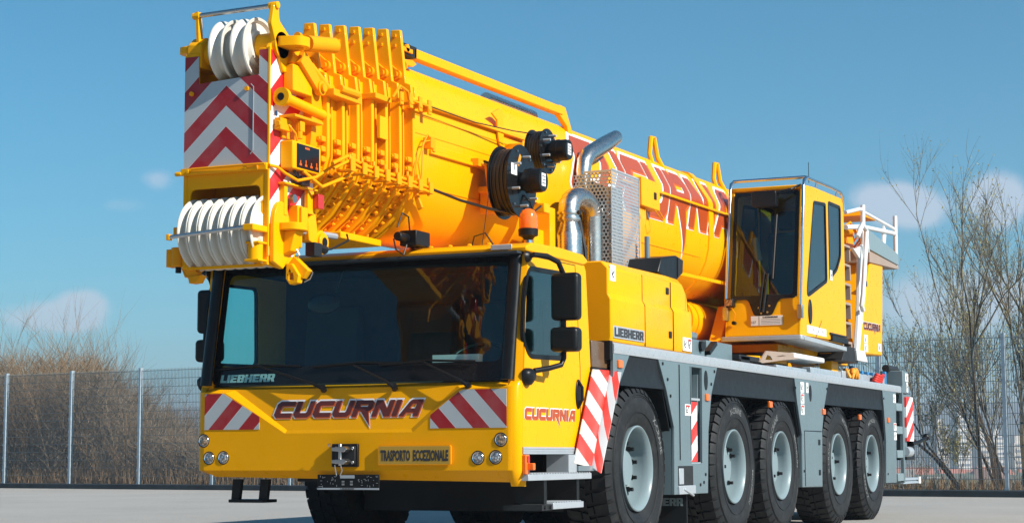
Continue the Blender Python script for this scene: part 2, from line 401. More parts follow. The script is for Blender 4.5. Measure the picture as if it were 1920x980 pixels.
GB = {
 'L': ([(0, 0), (.8, 0), (.8, .26), (.36, .26), (.36, 1), (0, 1)], [], .86),
 'I': ([(0, 0), (.36, 0), (.36, 1), (0, 1)], [], .44),
 'E': ([(0, 0), (.84, 0), (.84, .23), (.36, .23), (.36, .40), (.78, .40), (.78, .60), (.36, .60), (.36, .77), (.84, .77), (.84, 1), (0, 1)], [], .91),
 'B': ([(0, 0), (.78, 0), (.9, .12), (.9, .42), (.82, .5), (.9, .58), (.9, .88), (.78, 1), (0, 1)], [[(.36, .2), (.36, .41), (.55, .41), (.55, .2)], [(.36, .6), (.36, .8), (.55, .8), (.55, .6)]], .97),
 'H': ([(0, 0), (.36, 0), (.36, .39), (.58, .39), (.58, 0), (.94, 0), (.94, 1), (.58, 1), (.58, .61), (.36, .61), (.36, 1), (0, 1)], [], 1.01),
 'R': ([(0, 0), (.36, 0), (.36, .34), (.46, .34), (.58, 0), (.96, 0), (.82, .40), (.92, .5), (.92, .88), (.8, 1), (0, 1)], [[(.36, .56), (.36, .8), (.56, .8), (.56, .56)]], .98)}
def sheet_obj(name, loops_list, fn, h, material, parent, cuts=None):
    """flat printed sheet: polygons with holes in (u, v), mapped on to a surface by fn(u, v, h)"""
    bm = bmesh.new()
    for outer, holes in loops_list:
        loops = [outer] + list(holes); flat = [p for l in loops for p in l]
        tri = tessellate_polygon([[Vector((p[0], p[1], 0)) for p in l] for l in loops])
        vs = [bm.verts.new((p[0], p[1], 0)) for p in flat]
        for t_ in tri:
            if len(set(t_)) == 3:
                try: bm.faces.new([vs[i] for i in t_])
                except ValueError: pass
    if cuts:
        for ax, lo, hi, st in cuts:
            x = lo
            while x < hi:
                co = (x, 0, 0) if ax == 0 else (0, x, 0); no = (1, 0, 0) if ax == 0 else (0, 1, 0)
                bmesh.ops.bisect_plane(bm, geom=bm.verts[:] + bm.edges[:] + bm.faces[:], plane_co=co, plane_no=no); x += st
    for v_ in bm.verts: v_.co = fn(v_.co.x, v_.co.y, h)
    me = bpy.data.meshes.new(name); bm.to_mesh(me); bm.free(); me.materials.append(M(material))
    o = bpy.data.objects.new(name, me); COL.objects.link(o); o.parent = parent
    return o
def word(text, font, u0, u1, v0, v1, shear=0., gap=0.):
    """loops of each letter, scaled to fill u0..u1, v0..v1 (v of the cap height)"""
    adv = 0; raw = []
    for ch in text:
        o, hs, a = font[ch]; raw.append((adv, o, hs)); adv += a + gap
    tot = adv - (font[text[-1]][2] - max(p[0] for p in font[text[-1]][0])) - gap
    k = (u1 - u0 - shear * (v1 - v0)) / tot; H = v1 - v0
    T = lambda p, a: (u0 + (p[0] + a) * k + p[1] * H * shear, v0 + p[1] * H)
    return [([T(p, a) for p in o], [[T(p, a) for p in h] for h in hs]) for a, o, hs in raw]
def logo(text, u0, u1, v0, v1, fn, parent, shear=.22, ow=.012, main='logo_dark_red', cuts=None, h0=.002, dh=.0015, drop=(.008, -.01)):
    L = word(text, GL, u0, u1, v0, v1, shear)
    wl = [(offset_poly(o, ow), [offset_poly(q, -ow * .6) for q in hs]) for o, hs in L]
    ol = [(offset_poly([(p[0] + drop[0], p[1] + drop[1]) for p in o], ow * .15), [[(p[0] + drop[0], p[1] + drop[1]) for p in q] for q in hs]) for o, hs in L]
    base = None
    for i, one in enumerate(L):
        b = sheet_obj('letter', [one], fn, h0 + 2 * dh, main, parent, cuts)
        base = base or b
    sheet_obj('letter_outline', wl, fn, h0, 'logo_white', parent, cuts)
    sheet_obj('letter_shadow', ol, fn, h0 + dh, 'logo_orange', parent, cuts)
def font_mesh(name, text, fn, material, parent, width=None, height=None, bold=.0, cut=None):
    """text in the built-in face, fitted to width x height, mapped by fn(u, v)"""
    cu = bpy.data.curves.new('text', 'FONT'); cu.body = text; cu.resolution_u = 2; cu.offset = bold
    o = bpy.data.objects.new('text', cu); COL.objects.link(o)
    dg = bpy.context.evaluated_depsgraph_get(); me0 = o.evaluated_get(dg).to_mesh()
    vs = [tuple(v.co) for v in me0.vertices]; fs = [tuple(p.vertices) for p in me0.polygons]
    o.evaluated_get(dg).to_mesh_clear(); bpy.data.objects.remove(o); bpy.data.curves.remove(cu)
    x0, x1 = min(v[0] for v in vs), max(v[0] for v in vs); y0, y1 = min(v[1] for v in vs), max(v[1] for v in vs)
    W = width or (x1 - x0); H = height or (y1 - y0)
    me = bpy.data.meshes.new(name); me.from_pydata([fn((v[0] - x0) / (x1 - x0) * W, (v[1] - y0) / (y1 - y0) * H) for v in vs], [], fs)
    me.materials.append(M(material)); ob = bpy.data.objects.new(name, me); COL.objects.link(ob); ob.parent = parent
    return ob
# ============================================================ the crane
crane = empty('mobile_crane', (0, 0, 0), size=1)
tag(crane, 'yellow five-axle mobile crane with its boom laid forward over the driving cab', 'crane')
XR, XL = 1.30, mirx(1.30)

# ------------------------------------------------------------ driving cab
FY = -0.04
b = MB()
A, B, C, D = (-1.15, 1.275), (-.62, .965), (.46, .965), (.85, 1.272)
low = [(-1.34, .69), (1.22, .69), (1.22, 1.285), D, C, B, A, (-1.34, 1.285)]
b.add([(p[0], FY, p[1]) for p in low], [tuple(range(8))])
A2, B2, C2, D2 = (-1.10, 0.012, 1.30), (-.605, FY + .006, .99), (.445, FY + .006, .99), (.80, 0.012, 1.30)
P3 = lambda p, y=FY: (p[0], y, p[1])
b.quad(P3(A), P3(B), B2, A2); b.quad(P3(B), P3(C), C2, B2); b.quad(P3(C), P3(D), D2, C2); b.quad(A2, B2, C2, D2)
# top ledge back to the windscreen
b.add([(-1.34, FY, 1.285), P3(A), A2, D2, P3(D), (1.22, FY, 1.285), (1.22, .06, 1.325), (-1.34, .06, 1.325)], [(0, 1, 2, 3, 4, 5, 6, 7)])
for sgn in (1, -1):
    ring = []
    for k in range(7):
        a = R(90 * k / 6); x = 1.22 + .08 * math.sin(a); y = FY + .08 - .08 * math.cos(a)
        ring.append((x if sgn > 0 else mirx(x), y))
    lo = [(x, y, .69) for x, y in ring]; hi = [(x, y, 1.285) for x, y in ring]; tp = [(x, max(y, -.0) + .02, 1.325) for x, y in ring]
    zt = .575 if sgn > 0 else .66
    bt = [((x - sgn * .02), y + .10, zt + .0 * y) for x, y in ring]
    b.loft([bt, lo, hi, tp], closed=False, caps=False)
    # short return along the side below the door
    xe = ring[-1][0]; ye = ring[-1][1]
    b.quad((xe, ye, .69), (xe, ye + .06, .69), (xe, ye + .06, .80), (xe, ye, .80))
    b.quad((xe, ye, .69), (xe - sgn * .02, ye + .10, zt), (xe, ye + .06, .69))
b.quad((-1.34, FY, .69), (1.22, FY, .69), (1.20, FY + .10, .605), (-1.30, FY + .10, .64))
b.quad((1.22, FY, .69), (1.20, FY + .10, .605), (1.20, FY + .10, .575), (1.22, FY, .69))
cab = b.build('driver_cab', 'yellow_paint', crane, smooth=40)
# inner shell: floor, rear wall, dash board carrier
b = MB(); b.box(XL + .03, XR - .03, 1.22, 1.26, .86, 2.26); b.box(XL + .04, XR - .04, .10, 1.22, .80, .86); b.box(XL + .03, XR - .03, .02, 1.21, 2.245, 2.262)
b.build('inner_shell', 'headliner', cab)
roofp = [(.10, 2.262), (.095, 2.30), (.20, 2.335), (.7, 2.352), (1.19, 2.345), (1.29, 2.305), (1.28, 2.285), (1.20, 2.262)]
b = MB(); b.prism(roofp, 'x', XL - .005, XR + .012)
b.build('roof', 'yellow_paint', cab, bevel=.018)
b = MB(); b.box(XL + .02, XR - .02, 1.262, 1.285, .95, 2.262); b.build('rear_wall', 'yellow_paint', cab)
# windscreen
def wsy(x, z): return .03 + .165 * (z - 1.33) / .92 - .045 * (1 - ((x - XC) / 1.26) ** 2)
wsf = lambda u, v, h: Vector((u, wsy(u, v) - h, v))
WSO = rpoly([(-1.325, 1.335), (1.20, 1.335), (1.20, 2.262), (-1.325, 2.262)], .07, 4)
WSI = rpoly([(-1.26, 1.47), (1.13, 1.47), (1.13, 2.20), (-1.26, 2.20)], .06, 4)
cuts = [(0, -1.3, 1.2, .13)]
ws = sheet_obj('windscreen', [(WSO, [])], wsf, 0, 'glass_windscreen', cab, cuts)
sheet_obj('windscreen_border', [(WSO, [WSI])], wsf, .004, 'black_gloss', cab, cuts)
for i, one in enumerate(word('LIEBHERR', GB, -1.245, -.735, 1.358, 1.418, .12)):
    sheet_obj('letter', [one], wsf, .007, 'logo_teal', cab)
# A-pillar wind deflectors
for sgn in (1, -1):
    fx = (lambda x: x) if sgn > 0 else mirx
    path = [(fx(1.215 + .0 * k), -.025 + .165 * k / 5 - .01, 1.335 + (2.27 - 1.335) * k / 5) for k in range(6)]
    b = MB(); rings = []
    for p in path:
        rg = []
        for k in range(12):
            a = 2 * math.pi * k / 12; rg.append((p[0] + .05 * math.cos(a), p[1] + .032 * math.sin(a), p[2]))
        rings.append(rg)
    b.loft(rings); b.build('wind_deflector', 'black_plastic', cab, smooth=50)
    # A-pillar skin behind the deflector
    b = MB()
    b.loft([[(fx(1.19), wsy(1.19, z) + .005, z), (fx(1.25), .015 + .13 * (z - 1.33), z), (fx(1.299), .035 + .115 * (z - 1.33), z), (fx(1.25), .09 + .13 * (z - 1.33), z), (fx(1.20), .07 + .165 * (z - 1.33), z)] for z in (1.31, 1.8, 2.268)])
    b.build('pillar', 'yellow_paint', cab)
# wipers
for i, (x0, x1, z1) in enumerate(((-.30, -.97, 1.49), (.30, -.09, 1.475), (.90, .49, 1.48))):
    b = MB(); b.cyl((x0, -.015, 1.285), (x0 + .01, -.05, 1.305), .024, 12)
    b.tube([(x0, -.045, 1.30), (x0 - .12 * abs(x1 - x0), -.055, 1.335), (x1 + .45 * (x0 - x1) * .3, wsy(x1, z1) - .045, z1 - .01)], .011, 6, [1.6, 1.2, .8])
    L = .33
    b.tube([(x1 - L, wsy(x1 - L, 1.46) - .02, 1.462), (x1 + .1, wsy(x1, 1.48) - .022, 1.485), (x1 + L + .12, wsy(x1 + L, 1.47) - .02, 1.472)], .009, 6)
    b.build('wiper', 'black_plastic', cab, smooth=50)
# doors with window openings
DW = rpoly([(.155, 2.15), (.80, 2.165), (.815, 1.515), (.16, 1.50), (.055, 1.62), (.075, 1.92)], .07, 4)
DP = [(.043, .82), (.043, 1.27), (.06, 1.33), (.145, 2.262), (1.24, 2.262), (1.27, 2.22), (1.355, 1.47), (1.07, .82)]
DOOR = [(.035, .82), (.025, 1.31), (.15, 2.225), (1.03, 2.235), (1.13, 1.47), (1.13, 1.1), (1.04, .82)]
for sgn in (1, -1):
    fx = (lambda x: x) if sgn > 0 else mirx
    b = MB(); b.prism(DP, 'x', fx(XR - .03), fx(XR), [DW])
    d = b.build('door', 'yellow_paint', cab, bevel=.006)
    b = MB(); b.prism(offset_poly(DW, .012), 'x', fx(XR - .02), fx(XR + .004), [offset_poly(DW, -.022)]); b.build('window_seal', 'black_plastic', cab)
    b = MB(); b.prism(DW, 'x', fx(XR - .012), fx(XR - .006)); b.build('door_window', 'glass_side', cab)
    # door gap
    b = MB()
    g = [(.155, 2.238), (1.045, 2.248), (1.135, 1.47), (1.135, 1.1), (1.05, .825)]
    for p, q in zip(g[:-1], g[1:]): b.tube([(fx(XR + .0005), *p), (fx(XR + .0005), *q)], .0035, 4)
    b.build('door_gap', 'black_plastic', cab)
    # sill strip of ribbed aluminium
    b = MB()
    for k in range(3): b.box(fx(XR + .006) if sgn < 0 else XR, XR + .008 if sgn > 0 else fx(XR), .035, 1.075, .805 + k * .017, .819 + k * .017)
    b.box(min(fx(XR - .03), fx(XR + .004)), max(fx(XR - .03), fx(XR + .004)), .035, 1.075, .802, .855)
    b.build('sill', 'aluminium', cab)
# door handle, a dark oval bowl with a grip
b = MB(); pts = [(1.085 + .05 * math.cos(a), 1.26 + .115 * math.sin(a)) for a in [2 * math.pi * k / 20 for k in range(20)]]
b.prism(pts, 'x', XR, XR + .012); hd = b.build('door_handle', 'black_plastic', cab, bevel=.006)
b = MB(); b.tube([(XR + .012, 1.08, 1.355), (XR + .035, 1.095, 1.31), (XR + .035, 1.095, 1.22), (XR + .012, 1.08, 1.165)], .012, 8); b.build('handle_grip', 'black_gloss', cab, smooth=60)
# CUCURNIA on the front and on the door
ff = lambda u, v, h: Vector((u, FY + .006 + (v - .99) * (.046 / .31) - h - .002, v))
logo('CUCURNIA', -.735, .535, 1.085, 1.205, ff, cab, shear=.35, ow=.012, drop=(.006, -.008))
sf = lambda u, v, h: Vector((XR + h, u, v))
logo('CUCURNIA', .07, 1.02, 1.055, 1.135, sf, cab, shear=.12, ow=.007, main='logo_brick', drop=(.005, -.005))
# hazard panels on the front corners
for poly, mt in (([(-1.337, 1.272), (-1.17, 1.272), (-.845, 1.092), (-.845, .998), (-1.337, .998)], 'chevron_front_a_shaded'),
                 ([(1.212, 1.268), (.875, 1.268), (.83, 1.25), (.605, 1.088), (.605, .992), (1.212, .992)], 'chevron_front_b_shaded')):
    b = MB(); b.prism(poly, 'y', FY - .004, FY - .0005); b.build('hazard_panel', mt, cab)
# lamps: a chromed ring, a faceted bowl behind a domed lens
for x, z, mt in ((-1.375 + .03, .915, 'lens_clear_amber'), (-1.315 + .02, .783, 'lens_clear'), (-1.165, .786, 'lens_clear'),
                 (1.165, .907, 'lens_clear_amber'), (.985, .779, 'lens_clear'), (1.125, .783, 'lens_clear')):
    b = MB(); b.lathe([(.036, 0), (.042, -.006), (.046, -.002), (.046, .01)], (x, FY, z), (0, 1, 0), 24, False)
    h = b.build('headlight', 'chrome', cab, smooth=60)
    b = MB(); b.lathe([(.001, -.012), (.018, -.010), (.031, -.005), (.037, .002)], (x, FY, z), (0, 1, 0), 20, False); b.build('headlight_lens', mt, cab, smooth=60)
    b = MB(); b.lathe([(.046, -.002), (.052, -.001), (.052, .004)], (x, FY, z), (0, 1, 0), 24, False); b.build('headlight_ring', 'black_plastic', cab, smooth=60)
# side marker lamps at the right corner
b = MB(); b.box(XR + .001, XR + .03, .03, .10, .66, .80); b.box(XR + .03, XR + .075, .06, .10, .69, .74); b.build('marker_lamp', 'lens_amber', cab, bevel=.006)
b = MB(); b.box(XR + .031, XR + .036, .045, .085, .745, .79); b.build('lamp_bracket', 'lens_red', cab)
# TRASPORTO ECCEZIONALE
b = MB(); b.prism(rrect(.19, .775, .733, .866, .012), 'y', FY - .022, FY - .004); pl = b.build('sign_plate', 'plate_ochre', cab, bevel=.003)
b = MB(); b.prism(rrect(.185, .78, .728, .871, .014), 'y', FY - .0215, FY - .006, [rrect(.192, .773, .735, .864, .01)]); b.build('plate_rim', 'yellow_cast', cab)
font_mesh('sign_text', 'TRASPORTO', lambda u, v: (.207 + u, FY - .0235, .756 + v), 'sticker_ink', cab, .245, .082, .045)
font_mesh('sign_text', 'ECCEZIONALE', lambda u, v: (.475 + u, FY - .0235, .756 + v), 'sticker_ink', cab, .285, .082, .045)
# towing bracket
b = MB(); b.box(-.20, .02, FY - .03, FY - .001, .715, .885); b.build('tow_plate', 'black_plastic', cab, bevel=.006)
b = MB(); b.box(-.165, .005, FY - .042, FY - .03, .735, .868); b.build('tow_bracket', 'dark_steel', cab, bevel=.004)
b = MB()
for z in (.755, .845):
    b.prism([(-.15, z - .012), (-.05, z - .022), (-.02, z), (-.05, z + .02), (-.15, z + .012)], 'y', FY - .12, FY - .04)
for x, z in ((-.15, .852), (-.012, .852), (-.012, .748), (-.15, .748)): b.cyl((x, FY - .042, z), (x, FY - .056, z), .013, 8)
b.cyl((-.095, FY - .085, .725), (-.095, FY - .085, .885), .014, 10)
b.build('tow_jaw', 'bolt_steel', cab, bevel=.004)
b = MB(); b.tube([(-.20, FY - .05, .885), (-.22, FY - .05, .88), (-.20, FY - .05, .86)], .006, 6); b.tube([(-.16, FY - .05, .73), (-.155, FY - .045, .69), (-.15, FY - .04, .655)], .005, 6); b.tube([(-.11, FY - .05, .73), (-.10, FY - .045, .69), (-.12, FY - .04, .65)], .005, 6)
b.build('tow_chain', 'bolt_steel', cab)
# empty number-plate holder
b = MB(); b.box(-.325, .195, FY - .02, FY - .006, .545, .66); b.build('number_plate_holder', 'black_plastic', cab, bevel=.004)
rng = random.Random(3); b = MB()
def dash(x, z, w_, h_): b.box(x - w_ / 2, x + w_ / 2, FY - .0225, FY - .0202, z - h_ / 2, z + h_ / 2)
for cx in (-.27, -.19, .06, .14):
    for k in range(10):
        dash(cx + rng.uniform(-.04, .04), .608 + rng.uniform(-.038, .042), *rng.choice([(.004, .014), (.016, .004), (.006, .006)]))
for x in (-.105, -.035):
    dash(x, .588, .022, .014); dash(x, .608, .022, .012)
tag(b.build('plate_slots', 'bolt_steel', cab), kind='stuff')
b = MB(); b.box(-.325, .195, FY - .024, FY - .0204, .549, .562); b.box(-.13, -.01, FY - .0226, FY - .0203, .632, .655); b.build('plate_strip', 'aluminium', cab)
for one in word('LIEBHERR', GB, -.125, -.01, .551, .560, 0): sheet_obj('letter', [one], lambda u, v, h: Vector((u, FY - .0252, v)), 0, 'sticker_ink', cab)
# black step frames under the bumper, image left
for xa in (-1.27, -1.02):
    b = MB(); b.prism([(xa, .62), (xa + .075, .62), (xa + .055, .455), (xa - .015, .455)], 'y', .26, .30); b.build('step_hanger', 'black_plastic', cab)
b = MB(); b.box(-1.285, -.965, .22, .42, .44, .465); b.build('step', 'black_plastic', cab, bevel=.005)
# mirrors
def mirror_set(fx):
    b = MB(); b.tube([(fx(1.31), .13, 2.225), (fx(1.36), .12, 2.235), (fx(1.41), .24, 2.235), (fx(1.45), .36, 2.20), (fx(1.46), .43, 2.12), (fx(1.46), .43, 1.50), (fx(1.45), .40, 1.45), (fx(1.40), .28, 1.42), (fx(1.34), .16, 1.40)], .020, 10)
    b.build('mirror_arm', 'black_plastic', cab, smooth=60)
    b = MB(); b.loft([[(fx(1.301), .13 + .05 * math.cos(a) * q, 2.225 + .045 * math.sin(a) * q) for a in [2 * math.pi * k / 10 for k in range(10)]] for q in (1.,)] + [[(fx(1.33), .13 + .03 * math.cos(a), 2.225 + .03 * math.sin(a)) for a in [2 * math.pi * k / 10 for k in range(10)]]]); b.build('mirror_mount', 'black_plastic', cab, smooth=60)
    b = MB(); rings = []
    for x, q in ((1.302, 1.), (1.335, .95), (1.36, .6)):
        rings.append([(fx(x), .105 + .085 * math.cos(a) * q, 1.375 + (.085 if math.sin(a) < 0 else .045) * math.sin(a) * q) for a in [2 * math.pi * k / 14 for k in range(14)]])
    b.loft(rings); b.build('mirror_mount', 'black_plastic', cab, smooth=60)
    for z0, z1, w0 in ((1.775, 2.125, .0), (1.545, 1.725, -.02)):
        b = MB(); b.prism(rrect(1.375, 1.595, z0, z1, .035) if fx(1) == 1 else [(mirx(p[0]), p[1]) for p in rrect(1.375, 1.595, z0, z1, .035)], 'y', .375 + w0, .475)
        b.build('mirror_housing', 'black_plastic', cab, bevel=.03, seg=4, smooth=50)
        b = MB(); b.prism(rrect(1.39, 1.58, z0 + .015, z1 - .015, .025) if fx(1) == 1 else [(mirx(p[0]), p[1]) for p in rrect(1.39, 1.58, z0 + .015, z1 - .015, .025)], 'y', .4752, .481)
        b.build('mirror_glass', 'chrome', cab)
mirror_set(lambda x: x); mirror_set(mirx)
# interior
b = MB(); b.prism([(.12, .90), (.10, 1.44), (.20, 1.47), (.40, 1.42), (.46, 1.28), (.42, .90)], 'x', XL + .06, XR - .06); b.build('dashboard', 'dash_grey', cab, bevel=.03)
for x in (-.85, .0, .75):
    b = MB(); b.prism(rpoly([(.78, 1.10), (.80, 1.25), (1.00, 1.25), (1.03, 1.62), (1.06, 2.0), (1.14, 2.0), (1.17, 1.3), (1.12, 1.05)], .04), 'x', x - .24, x + .24); b.build('seat', 'seat_fabric', cab, bevel=.03)
b = MB()
cx = Vector((.72, .50, 1.52)); ax = Vector((0, -.55, .83)).normalized(); aa = Vector((1, 0, 0)); bb = ax.cross(aa)
b.tube([cx + (aa * math.cos(2 * math.pi * k / 24) + bb * math.sin(2 * math.pi * k / 24)) * .22 for k in range(25)], .016, 8)
b.cyl(cx, cx - ax * .35, .03, 10)
for k in range(3): b.tube([cx, cx + (aa * math.cos(R(90 + 120 * k)) + bb * math.sin(R(90 + 120 * k))) * .22], .014, 6)
b.build('steering_wheel', 'black_plastic', cab, smooth=50)
b = MB(); b.tube([(-.25, .2, 2.24), (-.27, .16, 2.12), (-.30, .16, 2.04)], .012, 6); b.sphere((-.42, .18, 1.95), .13, 14, 8, (1.1, .25, .62)); b.build('wide_angle_mirror', 'black_gloss', cab, smooth=60)
b = MB(); b.box(.55, .93, .10, .16, 1.445, 1.53); b.build('papers', 'sticker_white', cab)
# small roof plate and beacon
b = MB(); b.box(1.03, 1.20, .085, .093, 2.278, 2.318); b.build('roof_plate', 'aluminium', cab, bevel=.004)
bc = (1.0, .84)
b = MB(); b.cyl((*bc, 2.33), (*bc, 2.43), .022, 10); b.cyl((*bc, 2.40), (*bc, 2.435), .034, 10); b.build('beacon_pole', 'chrome', cab, smooth=50)
b = MB(); b.lathe([(.03, 2.435), (.05, 2.46), (.075, 2.47), (.078, 2.52), (.07, 2.525)], (*bc, 0), (0, 0, 1), 20); b.build('beacon_base', 'black_plastic', cab, smooth=50)
b = MB(); b.lathe([(.070, 2.522), (.072, 2.58), (.066, 2.635), (.05, 2.665), (.02, 2.68), (.001, 2.681)], (*bc, 0), (0, 0, 1), 20); b.build('beacon', 'lens_amber', cab, smooth=60)
b = MB(); b.tube([(.86, .30, 2.34), (.91, .32, 2.75)], .003, 5); b.tube([(.70, .45, 2.34), (.75, .40, 2.43), (.85, .38, 2.45), (.92, .40, 2.34)], .006, 6); b.build('roof_cable', 'cable_black', cab)
b = MB()
for k in range(5): b.sphere((.3 + k * .16, .25, 2.345), .022, 8, 6, (1, 1, .6))
b.build('roof_lug', 'yellow_cast', cab)

# ------------------------------------------------------------ steps and hazard flap before the first wheel
chassis = MB()
chassis.box(-.80, .68, .45, 1.84, .60, 1.30); chassis.box(-.98, .86, 1.85, 12.6, .34, 1.30); chassis.box(-1.15, 1.05, 1.75, 12.2, 1.30, 1.60)  # frame boxes, also filling the underbody dark to block light between the wheels
chassis = chassis.build('carrier_frame_fill', 'dark_steel', crane)
b = MB(); b.box(1.02, 1.335, .06, 1.27, .615, .66)
for k in range(24): b.box(1.02, 1.335, .075 + k * .05, .095 + k * .05, .660, .668)
b.build('step', 'aluminium', chassis, bevel=.003)
b = MB(); b.box(1.15, 1.33, .82, .98, .668, .80); b.build('step_support', 'aluminium', chassis)
b = MB(); b.box(1.10, 1.345, .98, 1.34, .675, .715); b.build('flap_bracket', 'grey_paint', chassis)
b = MB(); b.box(1.05, 1.32, .55, 1.14, .40, .447)
for k in range(11): b.box(1.05, 1.32, .57 + k * .05, .592 + k * .05, .447, .455)
b.build('step', 'aluminium', chassis, bevel=.004)
for y in (.42, 1.05):
    b = MB(); b.box(1.06, 1.30, y, y + .05, .44, .615); b.build('step_hanger', 'black_plastic', chassis)
b = MB(); b.box(1.0, 1.31, .36, .56, .395, .435); b.cyl((1.31, .41, .417), (1.322, .41, .417), .014, 8); b.cyl((1.31, .51, .417), (1.322, .51, .417), .014, 8); b.build('step_hinge', 'dark_steel', chassis)
fl = [(1.325, 1.46), (1.69, 1.465), (1.275, .70), (.925, .735)]
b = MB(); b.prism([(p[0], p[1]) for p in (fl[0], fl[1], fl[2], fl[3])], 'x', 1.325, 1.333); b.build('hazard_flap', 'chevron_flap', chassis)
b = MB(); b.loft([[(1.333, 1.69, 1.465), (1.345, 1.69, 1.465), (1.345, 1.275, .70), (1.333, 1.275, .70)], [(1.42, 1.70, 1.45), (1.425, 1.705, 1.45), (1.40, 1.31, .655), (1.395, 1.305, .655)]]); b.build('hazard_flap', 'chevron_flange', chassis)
b = MB(); b.box(.95, 1.30, 1.36, 1.78, 1.28, 1.46); b.build('side_tank', 'brown_smoke', chassis, bevel=.01)
b = MB(); b.box(.90, 1.31, 1.36, 1.80, 1.475, 1.69); b.build('side_tank', 'brown_smoke', chassis, bevel=.01)
b = MB(); b.box(1.20, 1.36, 1.62, 1.68, 1.55, 1.70); b.box(1.0, 1.32, 1.34, 1.80, 1.455, 1.478); b.build('tank_bracket', 'black_plastic', chassis)

# ------------------------------------------------------------ deck and wheel arches
XD = 1.37
b = MB(); b.box(XL + .02, XD - .09, 3.8, 12.25, 1.595, 1.665); b.build('deck', 'grey_paint', chassis)
b = MB(); b.prism([(XD - .10, 1.60), (XD, 1.602), (XD + .004, 1.625), (XD + .004, 1.672), (XD - .012, 1.69), (XD - .10, 1.694)], 'y', 1.675, 12.27)
edge = b.build('deck_edge', 'aluminium', chassis)
b = MB(); b.prism([(mirx(p[0]), p[1]) for p in [(XD - .10, 1.60), (XD, 1.602), (XD + .004, 1.625), (XD + .004, 1.672), (XD - .012, 1.69), (XD - .10, 1.694)]], 'y', 1.675, 12.27); b.build('deck_edge', 'aluminium', chassis)
b = MB()
for k in range(70): b.obox((XD + .0045, 1.72 + k * .15, 1.648), (1, 0, 0), (0, .8, .6), (0, -.6, .8), .0012, .035, .004)
tag(b.build('tread_ribs', 'galvanised', chassis), kind='stuff')
for poly in ([(1.76, 1.60), (2.035, 1.60), (1.80, 1.36), (1.74, 1.20), (1.66, 1.20), (1.675, 1.60)],
             [(2.735, 1.60), (4.345, 1.60), (4.16, 1.345), (4.06, 1.02), (4.02, .45), (3.10, .455), (3.115, 1.03), (2.93, 1.345)],
             [(7.005, 1.60), (8.41, 1.60), (8.20, 1.31), (8.10, 1.05), (8.06, .44), (7.235, .45), (7.26, 1.0), (7.09, 1.355)],
             [(11.115, 1.60), (11.88, 1.60), (11.80, .435), (11.20, .437), (11.26, .97), (11.18, 1.355)]):
    for fx in ((lambda x: x), mirx):
        a_, c_ = fx(XD - .03), fx(XD)
        hl = []
        if fx(1) == 1 and poly[0][0] == 2.735: hl = [[(3.60, 1.575), (3.90, 1.575), (3.88, .72), (3.57, .72)]]
        b = MB(); b.prism(poly, 'x', a_, c_, hl); b.build('side_panel', 'grey_paint', chassis, bevel=.004)
    # closed boxes behind the panels
    ys = [p[0] for p in poly]; y0 = sorted(ys)[len(ys) // 4] + .10; y1 = sorted(ys)[-len(ys) // 4] - .10
    if y1 - y0 > .2 and poly[0][0] != 2.735:
        for fx in ((lambda x: x), mirx):
            b = MB(); b.box(min(fx(.70), fx(XD - .05)), max(fx(.70), fx(XD - .05)), y0, y1, .47, 1.55); b.build('box_body', 'grey_paint', chassis)
# inner side walls (the flanks that turn inwards beside the tyres)
for pts in ([(3.115, 1.03), (3.10, .455)], [(7.26, 1.0), (7.235, .45)], [(8.10, 1.05), (8.06, .44)], [(11.26, .97), (11.20, .437)]):
    b = MB(); (ya, za), (yb, zb) = pts
    b.loft([[(XD - .03, ya, za), (XD - .03, ya + .02, za), (XD - .03, yb + .02, zb), (XD - .03, yb, zb)], [(.75, ya, za), (.75, ya + .02, za), (.75, yb + .02, zb), (.75, yb, zb)]]); b.build('side_return', 'grey_paint', chassis)
# black arch liners
for top, bot in (((2.035, 2.735), (1.80, 2.93)), ((4.345, 7.005), (4.16, 7.09)), ((8.41, 11.115), (8.20, 11.18))):
    for fx in ((lambda x: x), mirx):
        b = MB(); rings = []
        for t_ in (0, .33, .66, 1.):
            ya = top[0] + (bot[0] - top[0]) * t_ ** .7; yb = top[1] + (bot[1] - top[1]) * t_ ** .7; z = 1.598 - .245 * t_
            xx = XD - .012 - .012 * math.sin(t_ * 3.1)
            rings.append([(fx(xx), ya, z), (fx(xx), yb, z), (fx(.80), yb, z + .015), (fx(.80), ya, z + .015)])
        b.loft(rings); b.build('arch_flap', 'flap_black', chassis, smooth=60)
# lower dark arch ends that slope down behind each wheel
for p, q in (((2.93, 1.35), (3.115, 1.0)), ((7.09, 1.355), (7.262, .98)), ((11.18, 1.355), (11.262, .95)), ((4.16, 1.34), (4.07, 1.02)), ((8.20, 1.30), (8.11, 1.03))):
    b = MB(); s_ = -.015 if p[0] < q[0] else .015
    b.loft([[(XD - .035, p[0] + s_, p[1]), (XD - .035, q[0] + s_, q[1]), (XD - .035, q[0] + 2 * s_, q[1]), (XD - .035, p[0] + 2 * s_, p[1])], [(.75, p[0] + s_, p[1]), (.75, q[0] + s_, q[1]), (.75, q[0] + 2 * s_, q[1]), (.75, p[0] + 2 * s_, p[1])]])
    b.build('arch_flap', 'flap_black', chassis)
